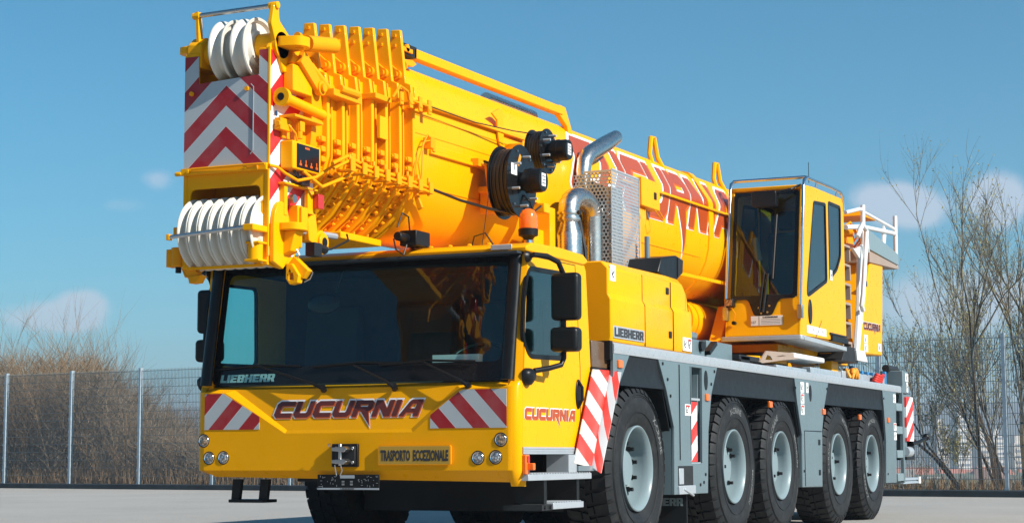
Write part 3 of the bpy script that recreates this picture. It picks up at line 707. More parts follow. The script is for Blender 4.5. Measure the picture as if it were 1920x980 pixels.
# niche with hazard marker between the first and second wheel
b = MB(); b.box(1.16, 1.19, 3.5, 4.0, .46, 1.60); b.box(1.18, 1.345, 3.52, 3.565, .70, 1.60); b.box(1.18, 1.345, 3.91, 3.94, .46, 1.60); b.box(.72, 1.17, 3.0, 4.0, .5, 1.55); b.build('niche_wall', 'grey_paint', chassis)
b = MB(); b.prism([(3.885, 1.52), (3.91, 1.52), (3.92, 1.25), (3.80, 1.02), (3.785, 1.03), (3.86, 1.25)], 'x', 1.28, 1.33); b.build('niche_brace', 'grey_paint', chassis)
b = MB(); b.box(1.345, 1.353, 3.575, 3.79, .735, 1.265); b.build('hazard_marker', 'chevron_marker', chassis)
for z in (.71, 1.28):
    b = MB(); b.box(1.20, 1.36, 3.57, 3.85, z, z + .02); b.build('niche_shelf', 'aluminium', chassis)
b = MB(); b.box(1.365, 1.378, 3.25, 3.255, .75, 1.58); b.box(1.368, 1.374, 3.555, 3.56, .75, 1.58); b.build('panel_gap', 'black_plastic', chassis)
b = MB(); b.box(1.20, XD + .002, 3.2, 3.60, .50, .70); b.build('niche_box', 'dark_steel', chassis)
b = MB(); b.box(1.25, XD + .006, 3.22, 3.34, .54, .68); b.box(1.22, XD + .02, 3.18, 3.62, .455, .53); b.cyl((XD + .02, 3.3, .5), (XD + .02, 3.55, .44), .012, 8); b.build('niche_bracket', 'aluminium', chassis, bevel=.006)
b = MB(); b.box(XD - .02, XD + .004, 7.36, 8.05, .45, 1.045); b.build('tool_box', 'grey_paint', chassis, bevel=.004)
b = MB(); b.tube([(XD + .001, 7.345, .46), (XD + .001, 7.345, 1.05), (XD + .001, 8.06, 1.05)], .006, 4); b.build('panel_gap', 'black_plastic', chassis)
b = MB()
for z in (.60, .93): b.box(XD + .004, XD + .012, 7.90, 7.97, z - .03, z + .03)
b.build('tool_box_latch', 'black_plastic', chassis, bevel=.004)
# amber side lamps, one by one
for y, z in ((1.80, 1.52), (4.02, 1.315), (6.05, 1.30), (8.16, 1.27), (9.85, 1.24), (11.38, 1.23)):
    b = MB(); b.box(XD - .01, XD + .018, y - .05, y + .05, z - .032, z + .032); b.build('side_lamp', 'lens_amber', chassis, bevel=.006)
# oval grip recesses and bolts on the panels
for y, z in ((4.0, 1.47), (7.62, 1.46), (12.02, 1.43)):
    b = MB(); b.prism([(y + .05 * math.cos(a), z + .09 * math.sin(a)) for a in [2 * math.pi * k / 16 for k in range(16)]], 'x', XD, XD + .004); b.build('grip_recess', 'black_plastic', chassis)
for y, z in ((1.75, 1.45), (1.72, 1.32), (2.83, 1.57), (2.95, 1.44), (3.02, 1.30), (4.25, 1.56), (4.15, 1.44), (7.02, 1.50), (7.3, .62), (8.33, 1.53), (11.16, 1.5), (11.3, .55), (3.9, .55), (3.95, .62), (3.8, .53)):
    b = MB(); b.cyl((XD, y, z), (XD + .008, y, z), .014, 8); b.build('panel_bolt', 'black_plastic', chassis)
# stickers
def sticker(y0, y1, z0, z1, x, par, red=False, n=3, seed=0):
    b = MB(); b.box(x, x + .002, y0, y1, z0, z1); s_ = b.build('sticker', 'sticker_white', par)
    r_ = random.Random(seed + int(y0 * 100)); b = MB(); h = (z1 - z0) / n; wd = y1 - y0
    for k in range(n):
        zc = z0 + h * (k + .5); w2 = wd * r_.uniform(.25, .38); c_ = y0 + wd * r_.uniform(.4, .6)
        b.obox((x + .0028, c_, zc), (1, 0, 0), (0, .8, .6), (0, -.6, .8), .0006, w2, h * .05); b.box(x + .0023, x + .0034, c_ - w2 * .4, c_ + w2 * .4, zc - h * .28, zc - h * .18)
        b.box(x + .0023, x + .0034, c_ - w2, c_ - w2 * .6, zc - h * .1, zc + h * .3)
    b.build('sticker_print', 'sticker_ink', par)
    if red:
        b = MB(); b.box(x + .0023, x + .0034, y0 + wd * .15, y1 - wd * .15, z1 - h * .25, z1 - h * .08); b.build('sticker_band', 'sticker_red', par)
sticker(3.62, 3.74, 1.44, 1.54, 1.192, chassis, n=1); sticker(3.66, 3.74, 1.34, 1.42, 1.192, chassis, n=1)
sticker(3.40, 3.555, 1.14, 1.24, XD + .001, chassis, True, 1)
for z in (1.46, 1.34, 1.22): sticker(7.22, 7.36, z, z + .11, XD + .001, chassis, z < 1.4, 1)
sticker(7.45, 7.54, 1.46, 1.57, XD + .001, chassis, n=1)
sticker(11.7, 11.85, 1.46, 1.57, XD + .001, chassis, n=1); sticker(11.7, 11.85, 1.10, 1.20, XD + .001, chassis, True, 1); sticker(11.7, 11.85, .98, 1.08, XD + .001, chassis, n=1)

# rear: ladder rungs, outrigger box, marker, lamp carrier
b = MB(); b.box(XD - .24, XD - .20, 11.75, 12.3, .43, 1.60); b.build('ladder_back', 'dark_steel', chassis)
for z in (.45, .75, 1.06, 1.36):
    b = MB(); b.box(XD - .19, XD + .008, 11.86, 12.20, z, z + .10); b.build('ladder_rung', 'rim_grey', chassis, bevel=.006)
b = MB(); b.box(XD - .03, XD + .01, 12.20, 12.27, .43, 1.70); b.build('ladder_post', 'grey_paint', chassis)
b = MB(); b.box(XL + .05, XD - .02, 12.28, 12.86, .78, 1.60); b.box(XL + .3, XD - .25, 12.3, 12.95, .60, .80); b.build('outrigger_box', 'grey_paint', chassis, bevel=.01)
b = MB(); b.box(XD - .30, XD + .004, 12.30, 12.62, 1.60, 1.90); b.build('outrigger_box', 'grey_paint', chassis, bevel=.01)
b = MB(); b.cyl((XD - .2, 12.2, 1.93), (XD - .2, 12.8, 1.93), .05, 12); b.build('outrigger_pin', 'dark_steel', chassis)
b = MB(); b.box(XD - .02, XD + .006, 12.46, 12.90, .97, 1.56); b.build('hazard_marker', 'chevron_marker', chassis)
sticker(12.44, 12.62, 1.76, 1.87, XD + .006, chassis, n=1); sticker(12.50, 12.60, 1.62, 1.75, XD + .006, chassis, n=1)
b = MB(); b.box(.70, XD - .02, 12.55, 13.05, .72, 1.0); b.build('tail_lamp_carrier', 'black_plastic', chassis, bevel=.01)
b = MB(); b.tube([(XD, 12.8, .93), (XD + .05, 13.1, .97), (XD + .08, 13.3, 1.02)], .025, 8); b.sphere((XD + .08, 13.33, 1.03), .05, 10, 8); b.build('hose_arm', 'black_plastic', chassis)
b = MB(); b.cyl((XD - .03, 12.45, .83), (XD - .03, 12.75, .83), .07, 12); b.build('air_tank', 'aluminium', chassis, smooth=50)
b = MB(); b.box(.9, XD + .0, 12.2, 13.22, .41, .435); b.box(.9, XD + .0, 12.2, 13.22, .455, .485); b.box(.9, XD - .02, 12.2, 13.2, .435, .455); b.build('underride_rail', 'galvanised', chassis)
b = MB(); b.box(XD + .0, XD + .015, 13.12, 13.23, .405, .495); b.build('rail_cap', 'sticker_white', chassis)
# mud flap with lettering behind the first wheel
b = MB(); b.box(.86, 1.30, 3.62, 3.64, .18, .50); b.build('mud_flap', 'flap_black', chassis)
for one in word('LIEBHERR', GB, .80, 1.27, .345, .415, 0): sheet_obj('letter', [one], lambda u, v, h: Vector((u, 3.617, v)), 0, 'rim_grey', chassis)

# ------------------------------------------------------------ wheels
TR, TW = .69, .40
def tyre_mesh():
    b = MB(); n = 72
    prof = [(.35, -.03), (.40, .005), (.47, .020), (.56, .022), (.615, .012), (.648, -.008), (.668, -.03), (.672, -.06), (.672, -TW + .06), (.668, -TW + .03), (.648, -TW + .008), (.56, -TW - .02), (.45, -TW - .02), (.35, -TW + .03)]
    b.lathe(prof, (0, 0, 0), (1, 0, 0), n, False)
    for r_ in (.455, .60, .585):      # moulded rings on the sidewall
        h = .0195 if r_ < .5 else .0165
        b.lathe([(r_, h), (r_ + .003, h + .005), (r_ + .006, h)], (0, 0, 0), (1, 0, 0), n, False)
    nl = 40
    for k in range(nl):
        a = 2 * math.pi * k / nl
        for side in (0, 1):
            a2 = a + (math.pi / nl if side else 0)
            for seg_, (xa, xb, sk) in enumerate(((-.015, -.135, 0.0), (-.15, -.20, .03))):
                if side: xa, xb = -TW - xa, -TW - xb
                w_ = .041
                def P(x, r__, t_): return (x, r__ * math.cos(a2 + t_), r__ * math.sin(a2 + t_))
                t0, t1 = -w_ / .69 + sk, w_ / .69 + sk
                lo, hi = .650, TR
                vs = [P(xa, lo - .0, t0), P(xa, lo, t1), P(xb, lo, t1 + .02), P(xb, lo, t0 + .02), P(xa, hi - (.012 if seg_ == 0 else 0), t0 + .006), P(xa, hi - (.012 if seg_ == 0 else 0), t1 - .006), P(xb, hi, t1 + .014), P(xb, hi, t0 + .026)]
                b.add(vs, [(0, 3, 2, 1), (4, 5, 6, 7), (0, 1, 5, 4), (1, 2, 6, 5), (2, 3, 7, 6), (3, 0, 4, 7)])
            # shoulder lug that runs down the sidewall
            if not side:
                vs = []
                for r__, x in ((.690, -.02), (.655, .006), (.625, .0185)):
                    for t_ in (-.036 / .69, .036 / .69): vs.append((x, r__ * math.cos(a2 + t_), r__ * math.sin(a2 + t_)))
                for r__, x in ((.66, -.04), (.64, -.02), (.62, .004)):
                    for t_ in (-.036 / .69, .036 / .69): vs.append((x, r__ * math.cos(a2 + t_), r__ * math.sin(a2 + t_)))
                b.add(vs, [(0, 1, 3, 2), (2, 3, 5, 4), (0, 2, 8, 6), (2, 4, 10, 8), (1, 7, 9, 3), (3, 9, 11, 5), (4, 5, 11, 10), (0, 6, 7, 1)])
    return b
tb = tyre_mesh()
def rim_mesh(front):
    b = MB()
    prof = [(.338, -.05), (.352, -.012), (.352, .006), (.343, .012), (.333, .006), (.322, -.018), (.314, -.03), (.312, -.07), (.300, -.14), (.288, -.17), (.265, -.195), (.235, -.195 if front else -.20), (.205, -.175 if front else -.19), (.19, -.165 if front else -.185)]
    if front: prof += [(.155, -.16), (.150, -.11), (.135, -.095), (.001, -.09)]
    else: prof += [(.190, -.10), (.178, -.085), (.12, -.080), (.001, -.080)]
    b.lathe(prof, (0, 0, 0), (1, 0, 0), 48, False)
    return b
def bolt_mesh():
    b = MB(); b.cyl((0, 0, 0), (.05, 0, 0), .024, 6); b.cyl((.05, 0, 0), (.085, 0, 0), .016, 8); b.cyl((0, 0, 0), (.008, 0, 0), .03, 12); return b
wheels = []
AX = (2.30, 4.9435, 6.5688, 8.9406, 10.607)
proto = {}
XW = 1.33
for i, y in enumerate(AX):
    for sgn in (1, -1):
        loc = (XW if sgn > 0 else mirx(XW), y, TR - .004)
        wl = empty('wheel', loc, crane, .2)
        if sgn < 0: wl.rotation_euler = (0, 0, math.pi)
        wl.rotation_euler[0] = (.3 + i * .71) * (1 if i else 0)
        front = i == 0
        if 'tyre' not in proto: t_ = tb.build('tyre', 'rubber', wl, smooth=30); proto['tyre'] = t_
        else: t_ = share(proto['tyre'], wl)
        key = 'rimf' if front else 'rimr'
        if key not in proto: proto[key] = rim_mesh(front).build('rim', 'rim_grey', wl, smooth=40)
        else: share(proto[key], wl)
        nb = 10
        for k in range(nb):
            a = 2 * math.pi * k / nb + .25; r_ = .205 if front else .165
            if not front and k % 3: continue
            p = (-.165 if front else -.115, r_ * math.cos(a), r_ * math.sin(a))
            if 'bolt' not in proto: proto['bolt'] = bolt_mesh().build('wheel_bolt', 'black_gloss', wl, smooth=30); proto['bolt'].location = p
            else: share(proto['bolt'], wl, loc=p)
        if sgn > 0:
            def arcf(r0, a0):
                return lambda u, v: (.0235 + .002 - abs(v) * .02, (r0 + v) * math.cos(a0 - u / r0), (r0 + v) * math.sin(a0 - u / r0))
            rot = wl.rotation_euler[0]
            font_mesh('tyre_lettering', 'X-CRANE', arcf(.50, R(52)), 'rubber_mark', wl, .34, .06, .01)
            font_mesh('tyre_lettering', 'MICHELIN', arcf(.50, R(-62)), 'rubber_mark', wl, .34, .05, .01)
    # axle
    b = MB(); b.cyl((mirx(1.05), y, .69), (1.05, y, .69), .13, 16); b.sphere((XC, y, .69), .27, 14, 8, (1, .8, 1)); b.build('axle', 'dark_steel', crane, smooth=50)

# ------------------------------------------------------------ engine housing
xh = 1.295
b = MB()
def hood_ring(y, ztop, dx=0.):
    return [(.18, y, 1.70), (xh + dx, y, 1.70), (xh + .012 + dx, y, 1.74), (xh + .012 + dx, y, 2.05), (xh - .012 + dx, y, 2.09), (xh - .012 + dx, y, ztop - .06), (xh - .07 + dx, y, ztop), (.18, y, ztop)]
b.loft([hood_ring(1.79, 2.36), hood_ring(3.30, 2.375)]); hood = b.build('engine_housing', 'yellow_paint', crane, bevel=.012)
b = MB(); b.loft([hood_ring(3.31, 2.375), hood_ring(3.63, 2.37), hood_ring(3.72, 2.30), hood_ring(3.815, 1.98)]) ; b.build('housing_end', 'yellow_paint', hood, bevel=.01)
b = MB(); b.box(.30, 1.28, 1.80, 3.78, 1.66, 1.705); b.build('housing_base', 'dark_steel', hood)
for y in (2.58, 3.305):
    b = MB(); b.tube([(xh + .0125, y, 1.705), (xh + .0125, y, 2.05), (xh - .0115, y, 2.09), (xh - .0115, y, 2.31)], .005, 4); b.build('housing_gap', 'black_plastic', hood)
b = MB(); b.box(xh + .011, xh + .017, 1.83, 2.55, 1.735, 1.835); b.build('badge', 'aluminium', hood, bevel=.002)
for one in word('LIEBHERR', GB, 1.85, 2.53, 1.748, 1.822, 0): sheet_obj('letter', [one], lambda u, v, h: Vector((xh + .0185, u, v)), 0, 'sticker_ink', hood)
for z in (1.84, 2.225):
    b = MB(); b.box(xh + (.012 if z < 2 else -.012), xh + (.020 if z < 2 else -.003), 3.18, 3.25, z - .03, z + .03); b.build('housing_latch', 'black_plastic', hood, bevel=.005)
sticker(3.55, 3.68, 1.72, 1.84, xh + .013, hood, n=1); sticker(3.68, 3.79, 1.72, 1.84, xh + .013, hood, True, 1)
sticker(1.83, 1.96, 2.20, 2.33, xh - .0115, hood, n=1)
# ============================================================ boom
XB = XC
TILT = .017
def bz(y): return TILT * y
HALF = [(0, 3.765), (.20, 3.765), (.27, 3.745), (.32, 3.69), (.475, 3.45), (.49, 3.40), (.495, 3.20), (.495, 3.02), (.485, 2.90), (.455, 2.775), (.40, 2.655), (.32, 2.55), (.22, 2.465), (.11, 2.415), (0, 2.40)]
def section(s=1., dz=0.):
    zc = 3.08
    r_ = [(XB + dx * s, zc + (z - zc) * s + dz) for dx, z in HALF]
    l_ = [(XB - dx * s, zc + (z - zc) * s + dz) for dx, z in HALF[1:-1]][::-1]
    return r_ + l_
def side_x(z0):
    """x of the boom's flank at section height z0"""
    for (a, za), (c, zc_) in zip(HALF[2:-1], HALF[3:]):
        if za >= z0 >= zc_: return XB + a + (c - a) * (za - z0) / (za - zc_ + 1e-9)
    return XB + .49
def boom_tube(s, y0, y1, n=2):
    b = MB(); sec = section(s)
    b.loft([[(x, y0 + (y1 - y0) * k / (n - 1), z + bz(y0 + (y1 - y0) * k / (n - 1))) for x, z in sec] for k in range(n)]); return b
boom = boom_tube(1., .01, 12.6).build('boom', 'yellow_paint', crane, smooth=22)
tubes = boom_tube(.80, -1.30, .3).build('telescopic_section', 'yellow_cast', boom, smooth=25)
# collars at the mouth of each telescopic section
plate = [(.0, 3.80), (.30, 3.80), (.315, 3.97), (.395, 3.965), (.415, 3.79), (.44, 3.56), (.485, 3.54), (.505, 3.38), (.51, 3.0), (.51, 2.86), (.475, 2.74), (.40, 2.63), (.30, 2.50), (.20, 2.42), (.12, 2.375), (.0, 2.365)]
for i in range(7):
    y = -.19 * i; k = .012 * i; top = .028 * i
    def T(p):
        dx, z = p
        dx2 = dx - k if dx > .15 else dx
        z2 = z - top * max(0, (z - 2.9) / 1.07)
        return dx2, z2 + bz(y)
    half = [T(p) for p in plate]
    poly = [(XB + a, z) for a, z in half] + [(XB - a, z) for a, z in half[::-1] if a > 0]
    b = MB(); b.prism(poly, 'y', y - .018, y + .018)
    col = b.build('collar', 'yellow_paint', boom, bevel=.006)
    # edge flange following the flank, a little deeper than the plate
    out_ = [(XB + T(p)[0] - .02, T(p)[1]) for p in plate[6:]]; out_ = out_ + [(2 * XB - x, z) for x, z in out_[::-1][1:]]
    b = MB(); b.prism(out_, 'y', y + .075, y + .09); b.build('collar_flange', 'yellow_paint', boom, bevel=.003)
    # bearing pads with bolts on the plate face
    for z_, w_ in ((2.97, .085), (2.90, .085), (2.83, .085)):
        if not w_: continue
        x1 = XB + .505 - k
        b = MB(); b.box(x1 - .15, x1 - .005, y - .075, y - .018, z_ - .02 + bz(y), z_ + .02 + bz(y)); b.build('bearing_pad', 'yellow_cast', boom, bevel=.006)
        for q in (.03, .11):
            b = MB(); b.cyl((x1 - q, y - .075, z_ + bz(y)), (x1 - q, y - .092, z_ + bz(y)), .014, 6); b.build('collar_bolt', 'yellow_cast', boom)
    # slots, bolts on the tab, pivot boss
    zt = T((.35, 3.9))[1]
    for dz in (0, -.075):
        b = MB(); b.cyl((XB + .352 - k, y - .018, zt + dz + .02), (XB + .352 - k, y - .036, zt + dz + .02), .014, 8); b.build('collar_bolt', 'yellow_cast', boom)
    zb = T((.35, 3.62))[1]
    b = MB(); b.cyl((XB + .375 - k, y - .018, zb), (XB + .375 - k, y - .05, zb), .038, 14); b.cyl((XB + .375 - k, y - .05, zb), (XB + .375 - k, y - .07, zb), .022, 10); b.build('pivot_boss', 'yellow_cast', boom, smooth=40)
    b = MB(); b.obox((XB + .33 - k, y - .03, zb + .055), (.75, 0, -.66), (0, 1, 0), (.66, 0, .75), .075, .012, .022); b.build('pivot_lever', 'yellow_cast', boom, bevel=.006)
    b = MB(); b.prism([(XB + .27 - k, zb + .20), (XB + .31 - k, zb + .20), (XB + .30 - k, zb + .06)], 'y', y - .05, y - .018); b.build('gusset', 'yellow_paint', boom)
    b = MB(); b.cyl((XB + .285 - k, y - .06, zb + .20), (XB + .285 - k, y - .018, zb + .20), .028, 12); b.build('roller', 'yellow_cast', boom, smooth=40)
    # upright rib and dark slots
    b = MB(); b.box(XB + .415 - k, XB + .43 - k, y - .06, y - .018, 3.02 + bz(y), 3.50 - top * .4 + bz(y)); b.build('collar_rib', 'yellow_paint', boom)
    for z_ in (3.42, 3.28):
        b = MB(); b.box(XB + .385 - k, XB + .41 - k, y - .0205, y - .0182, z_ - .045 - top * .4, z_ + .03 - top * .4); b.build('collar_slot', 'black_plastic', boom)
    # lower bearing blocks round the curved underside
    for j, (dx, z_, an) in enumerate(((.455, 2.755, -32), (.415, 2.69, -38), (.37, 2.635, -42), (.32, 2.575, -46), (.265, 2.52, -50), (.205, 2.465, -58), (.14, 2.435, -68), (.06, 2.415, -82))):
        c_, s_ = math.cos(R(an)), math.sin(R(an))
        b = MB(); b.obox((XB + dx - k * .9 - .03 * c_, y - .055, z_ + bz(y) - .03 * s_ * 1), (c_, 0, s_), (0, 1, 0), (-s_, 0, c_), .028, .045 + .02 * (j % 2), .026 + .006 * (j % 3)); b.build('bearing_block', 'yellow_cast', boom, bevel=.005)
        b = MB(); b.cyl((XB + dx - k * .9 + .01 * c_, y - .06, z_ + bz(y) + .01 * s_), (XB + dx - k * .9 + .032 * c_, y - .06, z_ + bz(y) + .032 * s_), .016, 8); b.build('collar_bolt', 'yellow_cast', boom)
# hose rail with clips
zc = 2.775
b = MB(); pts = [(XB + .56, -1.3, zc - .02), (XB + .56, -1.1, zc + .06), (XB + .565, -.9, zc + .03), (XB + .565, -.5, zc + .02), (XB + .57, -.1, zc + .01), (XB + .575, .13, zc)]
b.tube(pts, .014, 8); b.tube([(p[0] + .01, p[1], p[2] - .035) for p in pts], .012, 8); b.build('hose', 'yellow_cast', boom, smooth=60)
for i in range(8):
    y = .11 - .17 * i
    b = MB(); b.box(XB + .48, XB + .59, y - .03, y + .03, zc - .045, zc - .03); b.box(XB + .585, XB + .60, y - .03, y + .03, zc - .045, zc + .04); b.cyl((XB + .57, y, zc - .06), (XB + .57, y, zc + .075), .012, 8); b.build('hose_clip', 'yellow_cast', boom, bevel=.003)
for i in range(4):
    y = .13 - .15 * i
    b = MB(); b.box(XB + .46, XB + .58, y - .02, y + .02, 3.355, 3.375); b.box(XB + .56, XB + .575, y - .025, y + .025, 3.33, 3.44); b.build('cable_clip', 'yellow_cast', boom, bevel=.003)
b = MB(); b.tube([(XB + .565, -.45, 3.36), (XB + .60, -.40, 3.45), (XB + .58, -.25, 3.44), (XB + .565, -.2, 3.39), (XB + .565, .15, 3.395)], .010, 6); b.build('hose', 'yellow_cast', boom, smooth=60)
b = MB(); b.box(XB + .40, XB + .52, -.62, -.38, 3.33, 3.37); b.tube([(XB + .50, -1.1, 3.31), (XB + .50, -.85, 3.31)], .03, 8); b.box(XB + .38, XB + .50, -1.18, -.80, 3.25, 3.30); b.build('cross_rail', 'yellow_cast', boom, bevel=.004)
b = MB(); b.box(XB + .475, XB + .50, -.52, -.40, 3.06, 3.22); b.build('cover_plate', 'yellow_paint', boom)
# lamp / camera under the mouth with its cable, sensor rod
b = MB(); b.box(XB + .36, XB + .50, .05, .28, 2.345, 2.46); b.cyl((XB + .42, .05, 2.40), (XB + .42, -.10, 2.40), .035, 10); b.build('work_lamp', 'black_plastic', boom, bevel=.008)
b = MB(); b.tube([(XB + .42, .1, 2.46), (XB + .43, .06, 2.56), (XB + .42, -.02, 2.58), (XB + .40, -.06, 2.47)], .006, 6); b.tube([(XB + .42, .05, 2.35), (XB + .42, .0, 2.27), (XB + .41, -.1, 2.30), (XB + .40, -.12, 2.38)], .006, 6); b.build('lamp_cable', 'cable_black', boom)
b = MB(); b.prism([(XB + .46, 2.80), (XB + .49, 2.80), (XB + .56, 2.62), (XB + .52, 2.60)], 'y', .03, .06); b.build('lashing_lug', 'yellow_cast', boom, bevel=.006)
b = MB(); b.box(XB - .1, XB + .30, -.72, -.12, 2.325, 2.375); b.cyl((XB + .1, -.95, 2.24), (XB + .1, -.95, 2.36), .018, 8); b.build('bottom_guide', 'yellow_paint', boom, bevel=.01)
b = MB(); b.tube([(XB + .35, -1.35, 2.30), (XB + .33, -.85, 2.32)], .022, 8); b.build('sensor_rod', 'aluminium', boom)
# flank rails, seams and brackets on the base section
zz = lambda y, z: z + bz(y)
def rail(name, y0, y1, z0, z1, x0, x1, mt='yellow_paint', bev=.004):
    b = MB(); b.loft([[(x0, y, zz(y, z0)), (x1, y, zz(y, z0)), (x1, y, zz(y, z1)), (x0, y, zz(y, z1))] for y in (y0, y1)]); return b.build(name, mt, boom, bevel=bev)
rail('flank_rail', .03, 2.02, 3.40, 3.43, XB + .485, XB + .525); rail('flank_rail', .26, 1.06, 3.055, 3.085, XB + .49, XB + .52)
rail('flank_cover', .30, 1.15, 3.088, 3.13, XB + .49, XB + .503); rail('seam', .03, 1.9, 3.186, 3.192, XB + .494, XB + .4985, 'yellow_cast', 0)
rail('seam', .03, 2.6, 3.325, 3.330, XB + .490, XB + .4965, 'yellow_cast', 0)
rail('seam', .03, 6.8, 2.80, 2.806, XB + .462, XB + .468, 'yellow_cast', 0)
b = MB(); b.prism([(1.36, 3.56), (1.50, 3.62), (1.56, 3.62), (1.585, 3.58), (1.585, 3.30), (1.50, 3.33), (1.47, 3.42), (1.46, 3.52)], 'x', XB + .50, XB + .515); b.build('cable_hook', 'yellow_paint', boom)
b = MB(); b.box(XB + .49, XB + .56, .17, .23, 3.09, 3.17); b.tube([(XB + .55, .20, 3.15), (XB + .55, .08, 3.12), (XB + .55, -.02, 2.95), (XB + .56, .02, 2.80)], .006, 6); b.tube([(XB + .52, .22, 3.17), (XB + .56, .12, 3.18), (XB + .55, .06, 3.10), (XB + .55, .04, 2.83)], .006, 6); b.box(XB + .49, XB + .53, .27, .31, 3.08, 3.17); b.build('cable_bracket', 'yellow_cast', boom)
b = MB(); b.tube([(XB + .52, 1.02, 3.12), (XB + .60, 1.06, 3.08), (XB + .60, 1.10, 2.98), (XB + .60, 1.13, 2.86)], .018, 8); b.box(XB + .5, XB + .57, .98, 1.2, 3.07, 3.13); b.build('cable_bracket', 'yellow_cast', boom)
# long rail above the boom with its rear bracket
b = MB(); b.loft([[(.20, y, z0), (.28, y, z0), (.28, y, z0 + .075), (.20, y, z0 + .075)] for y, z0 in ((.33, 3.825), (3.28, 3.885))]); b.build('jib_rail', 'yellow_paint', boom, bevel=.006)
b = MB(); b.loft([[(.20, y, z0), (.28, y, z0), (.28, y, z0 + .085), (.20, y, z0 + .085)] for y, z0 in ((.12, 3.822), (.36, 3.825))]); b.build('jib_rail_end', 'dark_steel', boom)
b = MB(); b.cyl((.19, .18, 3.87), (.30, .18, 3.87), .03, 10); b.box(.24, .30, .08, .26, 3.84, 3.87); b.build('rail_pin', 'yellow_cast', boom)
b = MB(); b.prism([(3.22, 3.97), (3.36, 3.97), (3.50, 3.80), (3.56, 3.62), (3.48, 3.62), (3.40, 3.80), (3.22, 3.88)], 'x', .22, .27); b.prism([(3.60, 3.55), (3.66, 3.55), (3.40, 3.82), (3.30, 3.80)], 'x', .10, .14); b.build('rail_bracket', 'yellow_paint', boom, bevel=.005)
b = MB(); b.cyl((.05, 3.1, 3.86), (.05, 2.1, 3.845), .055, 14); b.build('damper', 'exhaust_steel', boom, smooth=50)
b = MB(); b.lathe([(.04, 0), (.03, .04)], (XB + .35, .1, 3.72), (0, 1, 0), 10); b.prism([(.08, 3.77), (.30, 3.80), (.36, 3.78), (.30, 3.75), (.08, 3.74)], 'x', .24, .28); b.build('rail_hook', 'yellow_cast', boom)
# hoops on top of the boom
for y in (5.95, 8.10):
    b = MB(); zt = 3.79 + bz(y)
    b.tube([(XB + .33, y - .13, zt - .25), (XB + .25, y - .12, zt + .02), (XB + .24, y - .04, zt + .21), (XB + .24, y + .05, zt + .22), (XB + .25, y + .12, zt + .02), (XB + .40, y + .13, zt - .28)], .027, 8); b.build('hoop', 'yellow_paint', boom, smooth=40)
# CUCURNIA along the flank
def bf(u, v, h): 
    z0 = v; x = side_x(z0); n = Vector((.84, .54)) if z0 > 3.46 else Vector((1, .0))
    return Vector((x + h * n.x, u, z0 + h * n.y + bz(u)))
cuts = [(1, 2.70, 3.70, .03)]
logo('CUCURNIA', 3.04, 8.06, 3.09, 3.655, bf, boom, shear=.45, ow=.034, main='logo_brick', cuts=cuts, h0=.003, dh=.002, drop=(.022, -.022))
# flange at the foot of the base section
rail('foot_flange', 4.5, 8.2, 2.555, 2.595, XB + .455, XB + .475)
b = boom_tube(1.03, 7.0, 7.16); b.build('boom_band', 'yellow_paint', boom, smooth=22)

# ============================================================ boom head
HX0, HX1, HY = -.40, .265, -1.735
head = MB()
def P_side(x0, x1):
    head.prism([(HY, 2.04), (HY, 3.49), (-1.70, 3.53), (-1.45, 3.53), (-1.22, 3.36), (-1.14, 3.2), (-1.14, 2.45), (-1.30, 2.30), (-1.40, 2.10), (-1.55, 2.03)], 'x', x0, x1)
P_side(HX0, HX0 + .03); P_side(HX1 - .03, HX1)
# front plate with openings for the two sheave sets
head.prism([(HX0 + .03, 2.70), (HX1 - .03, 2.70), (HX1 - .03, 3.49), (.185, 3.49), (.185, 3.30), (-.29, 3.28), (-.29, 3.50), (HX0 + .03, 3.50)], 'y', HY, HY + .02)
fr = rpoly([(-.345, 2.02), (.205, 2.02), (.205, 2.57), (-.345, 2.57)], .05, 4)
head.prism([(HX0 + .03, 2.03), (HX1 - .03, 2.03), (HX1 - .03, 2.70), (HX0 + .03, 2.70)], 'y', HY, HY + .02, [[(-.345, 2.10), (.205, 2.10)] + [p for p in fr if p[1] > 2.2][::1]] if False else [rpoly([(-.345, 2.05), (.205, 2.05), (.205, 2.57), (-.345, 2.57)], .045, 4)])
head.box(HX0 + .03, HX1 - .03, -1.40, -1.38, 2.35, 3.45)
head = head.build('boom_head', 'yellow_paint', crane, bevel=.004)
b = MB(); b.box(HX0 - .005, HX1 + .003, HY - .03, HY - .001, 2.665, 2.712); b.box(HX0 + .05, HX1 - .06, HY - .045, HY - .03, 2.668, 2.70)
for x in (-.33, .12): b.cyl((x, HY - .045, 2.685), (x, HY - .06, 2.685), .014, 8)
b.cyl((HX0 - .05, HY - .02, 2.68), (HX0, HY - .02, 2.68), .016, 8); b.build('head_crossbar', 'yellow_paint', head, bevel=.004)
b = MB(); b.prism([(HX0 + .004, 2.714), (HX1 - .004, 2.714), (HX1 - .004, 3.475), (.19, 3.475), (.19, 3.31), (-.285, 3.285), (-.285, 3.475), (HX0 + .004, 3.475)], 'y', HY - .005, HY - .0005); b.build('hazard_panel', 'chevron_head_shaded', head)
b = MB(); b.prism([(HY + .012, 2.10), (HY + .012, 3.475), (-1.50, 3.475), (-1.24, 3.3), (-1.16, 3.15), (-1.16, 2.5), (-1.33, 2.32), (-1.42, 2.12)], 'x', HX1 + .0005, HX1 + .005); b.build('hazard_panel', 'chevron_head_side_lit', head)
b = MB(); b.box(HX1 - .004, HX1 + .008, HY - .006, HY + .008, 2.10, 3.49); b.build('corner_edge', 'yellow_paint', head)
for x in (-.335, .10):
    b = MB(); b.cyl((x, HY - .005, 3.22), (x, HY - .022, 3.22), .016, 8); b.build('head_bolt', 'yellow_cast', head)
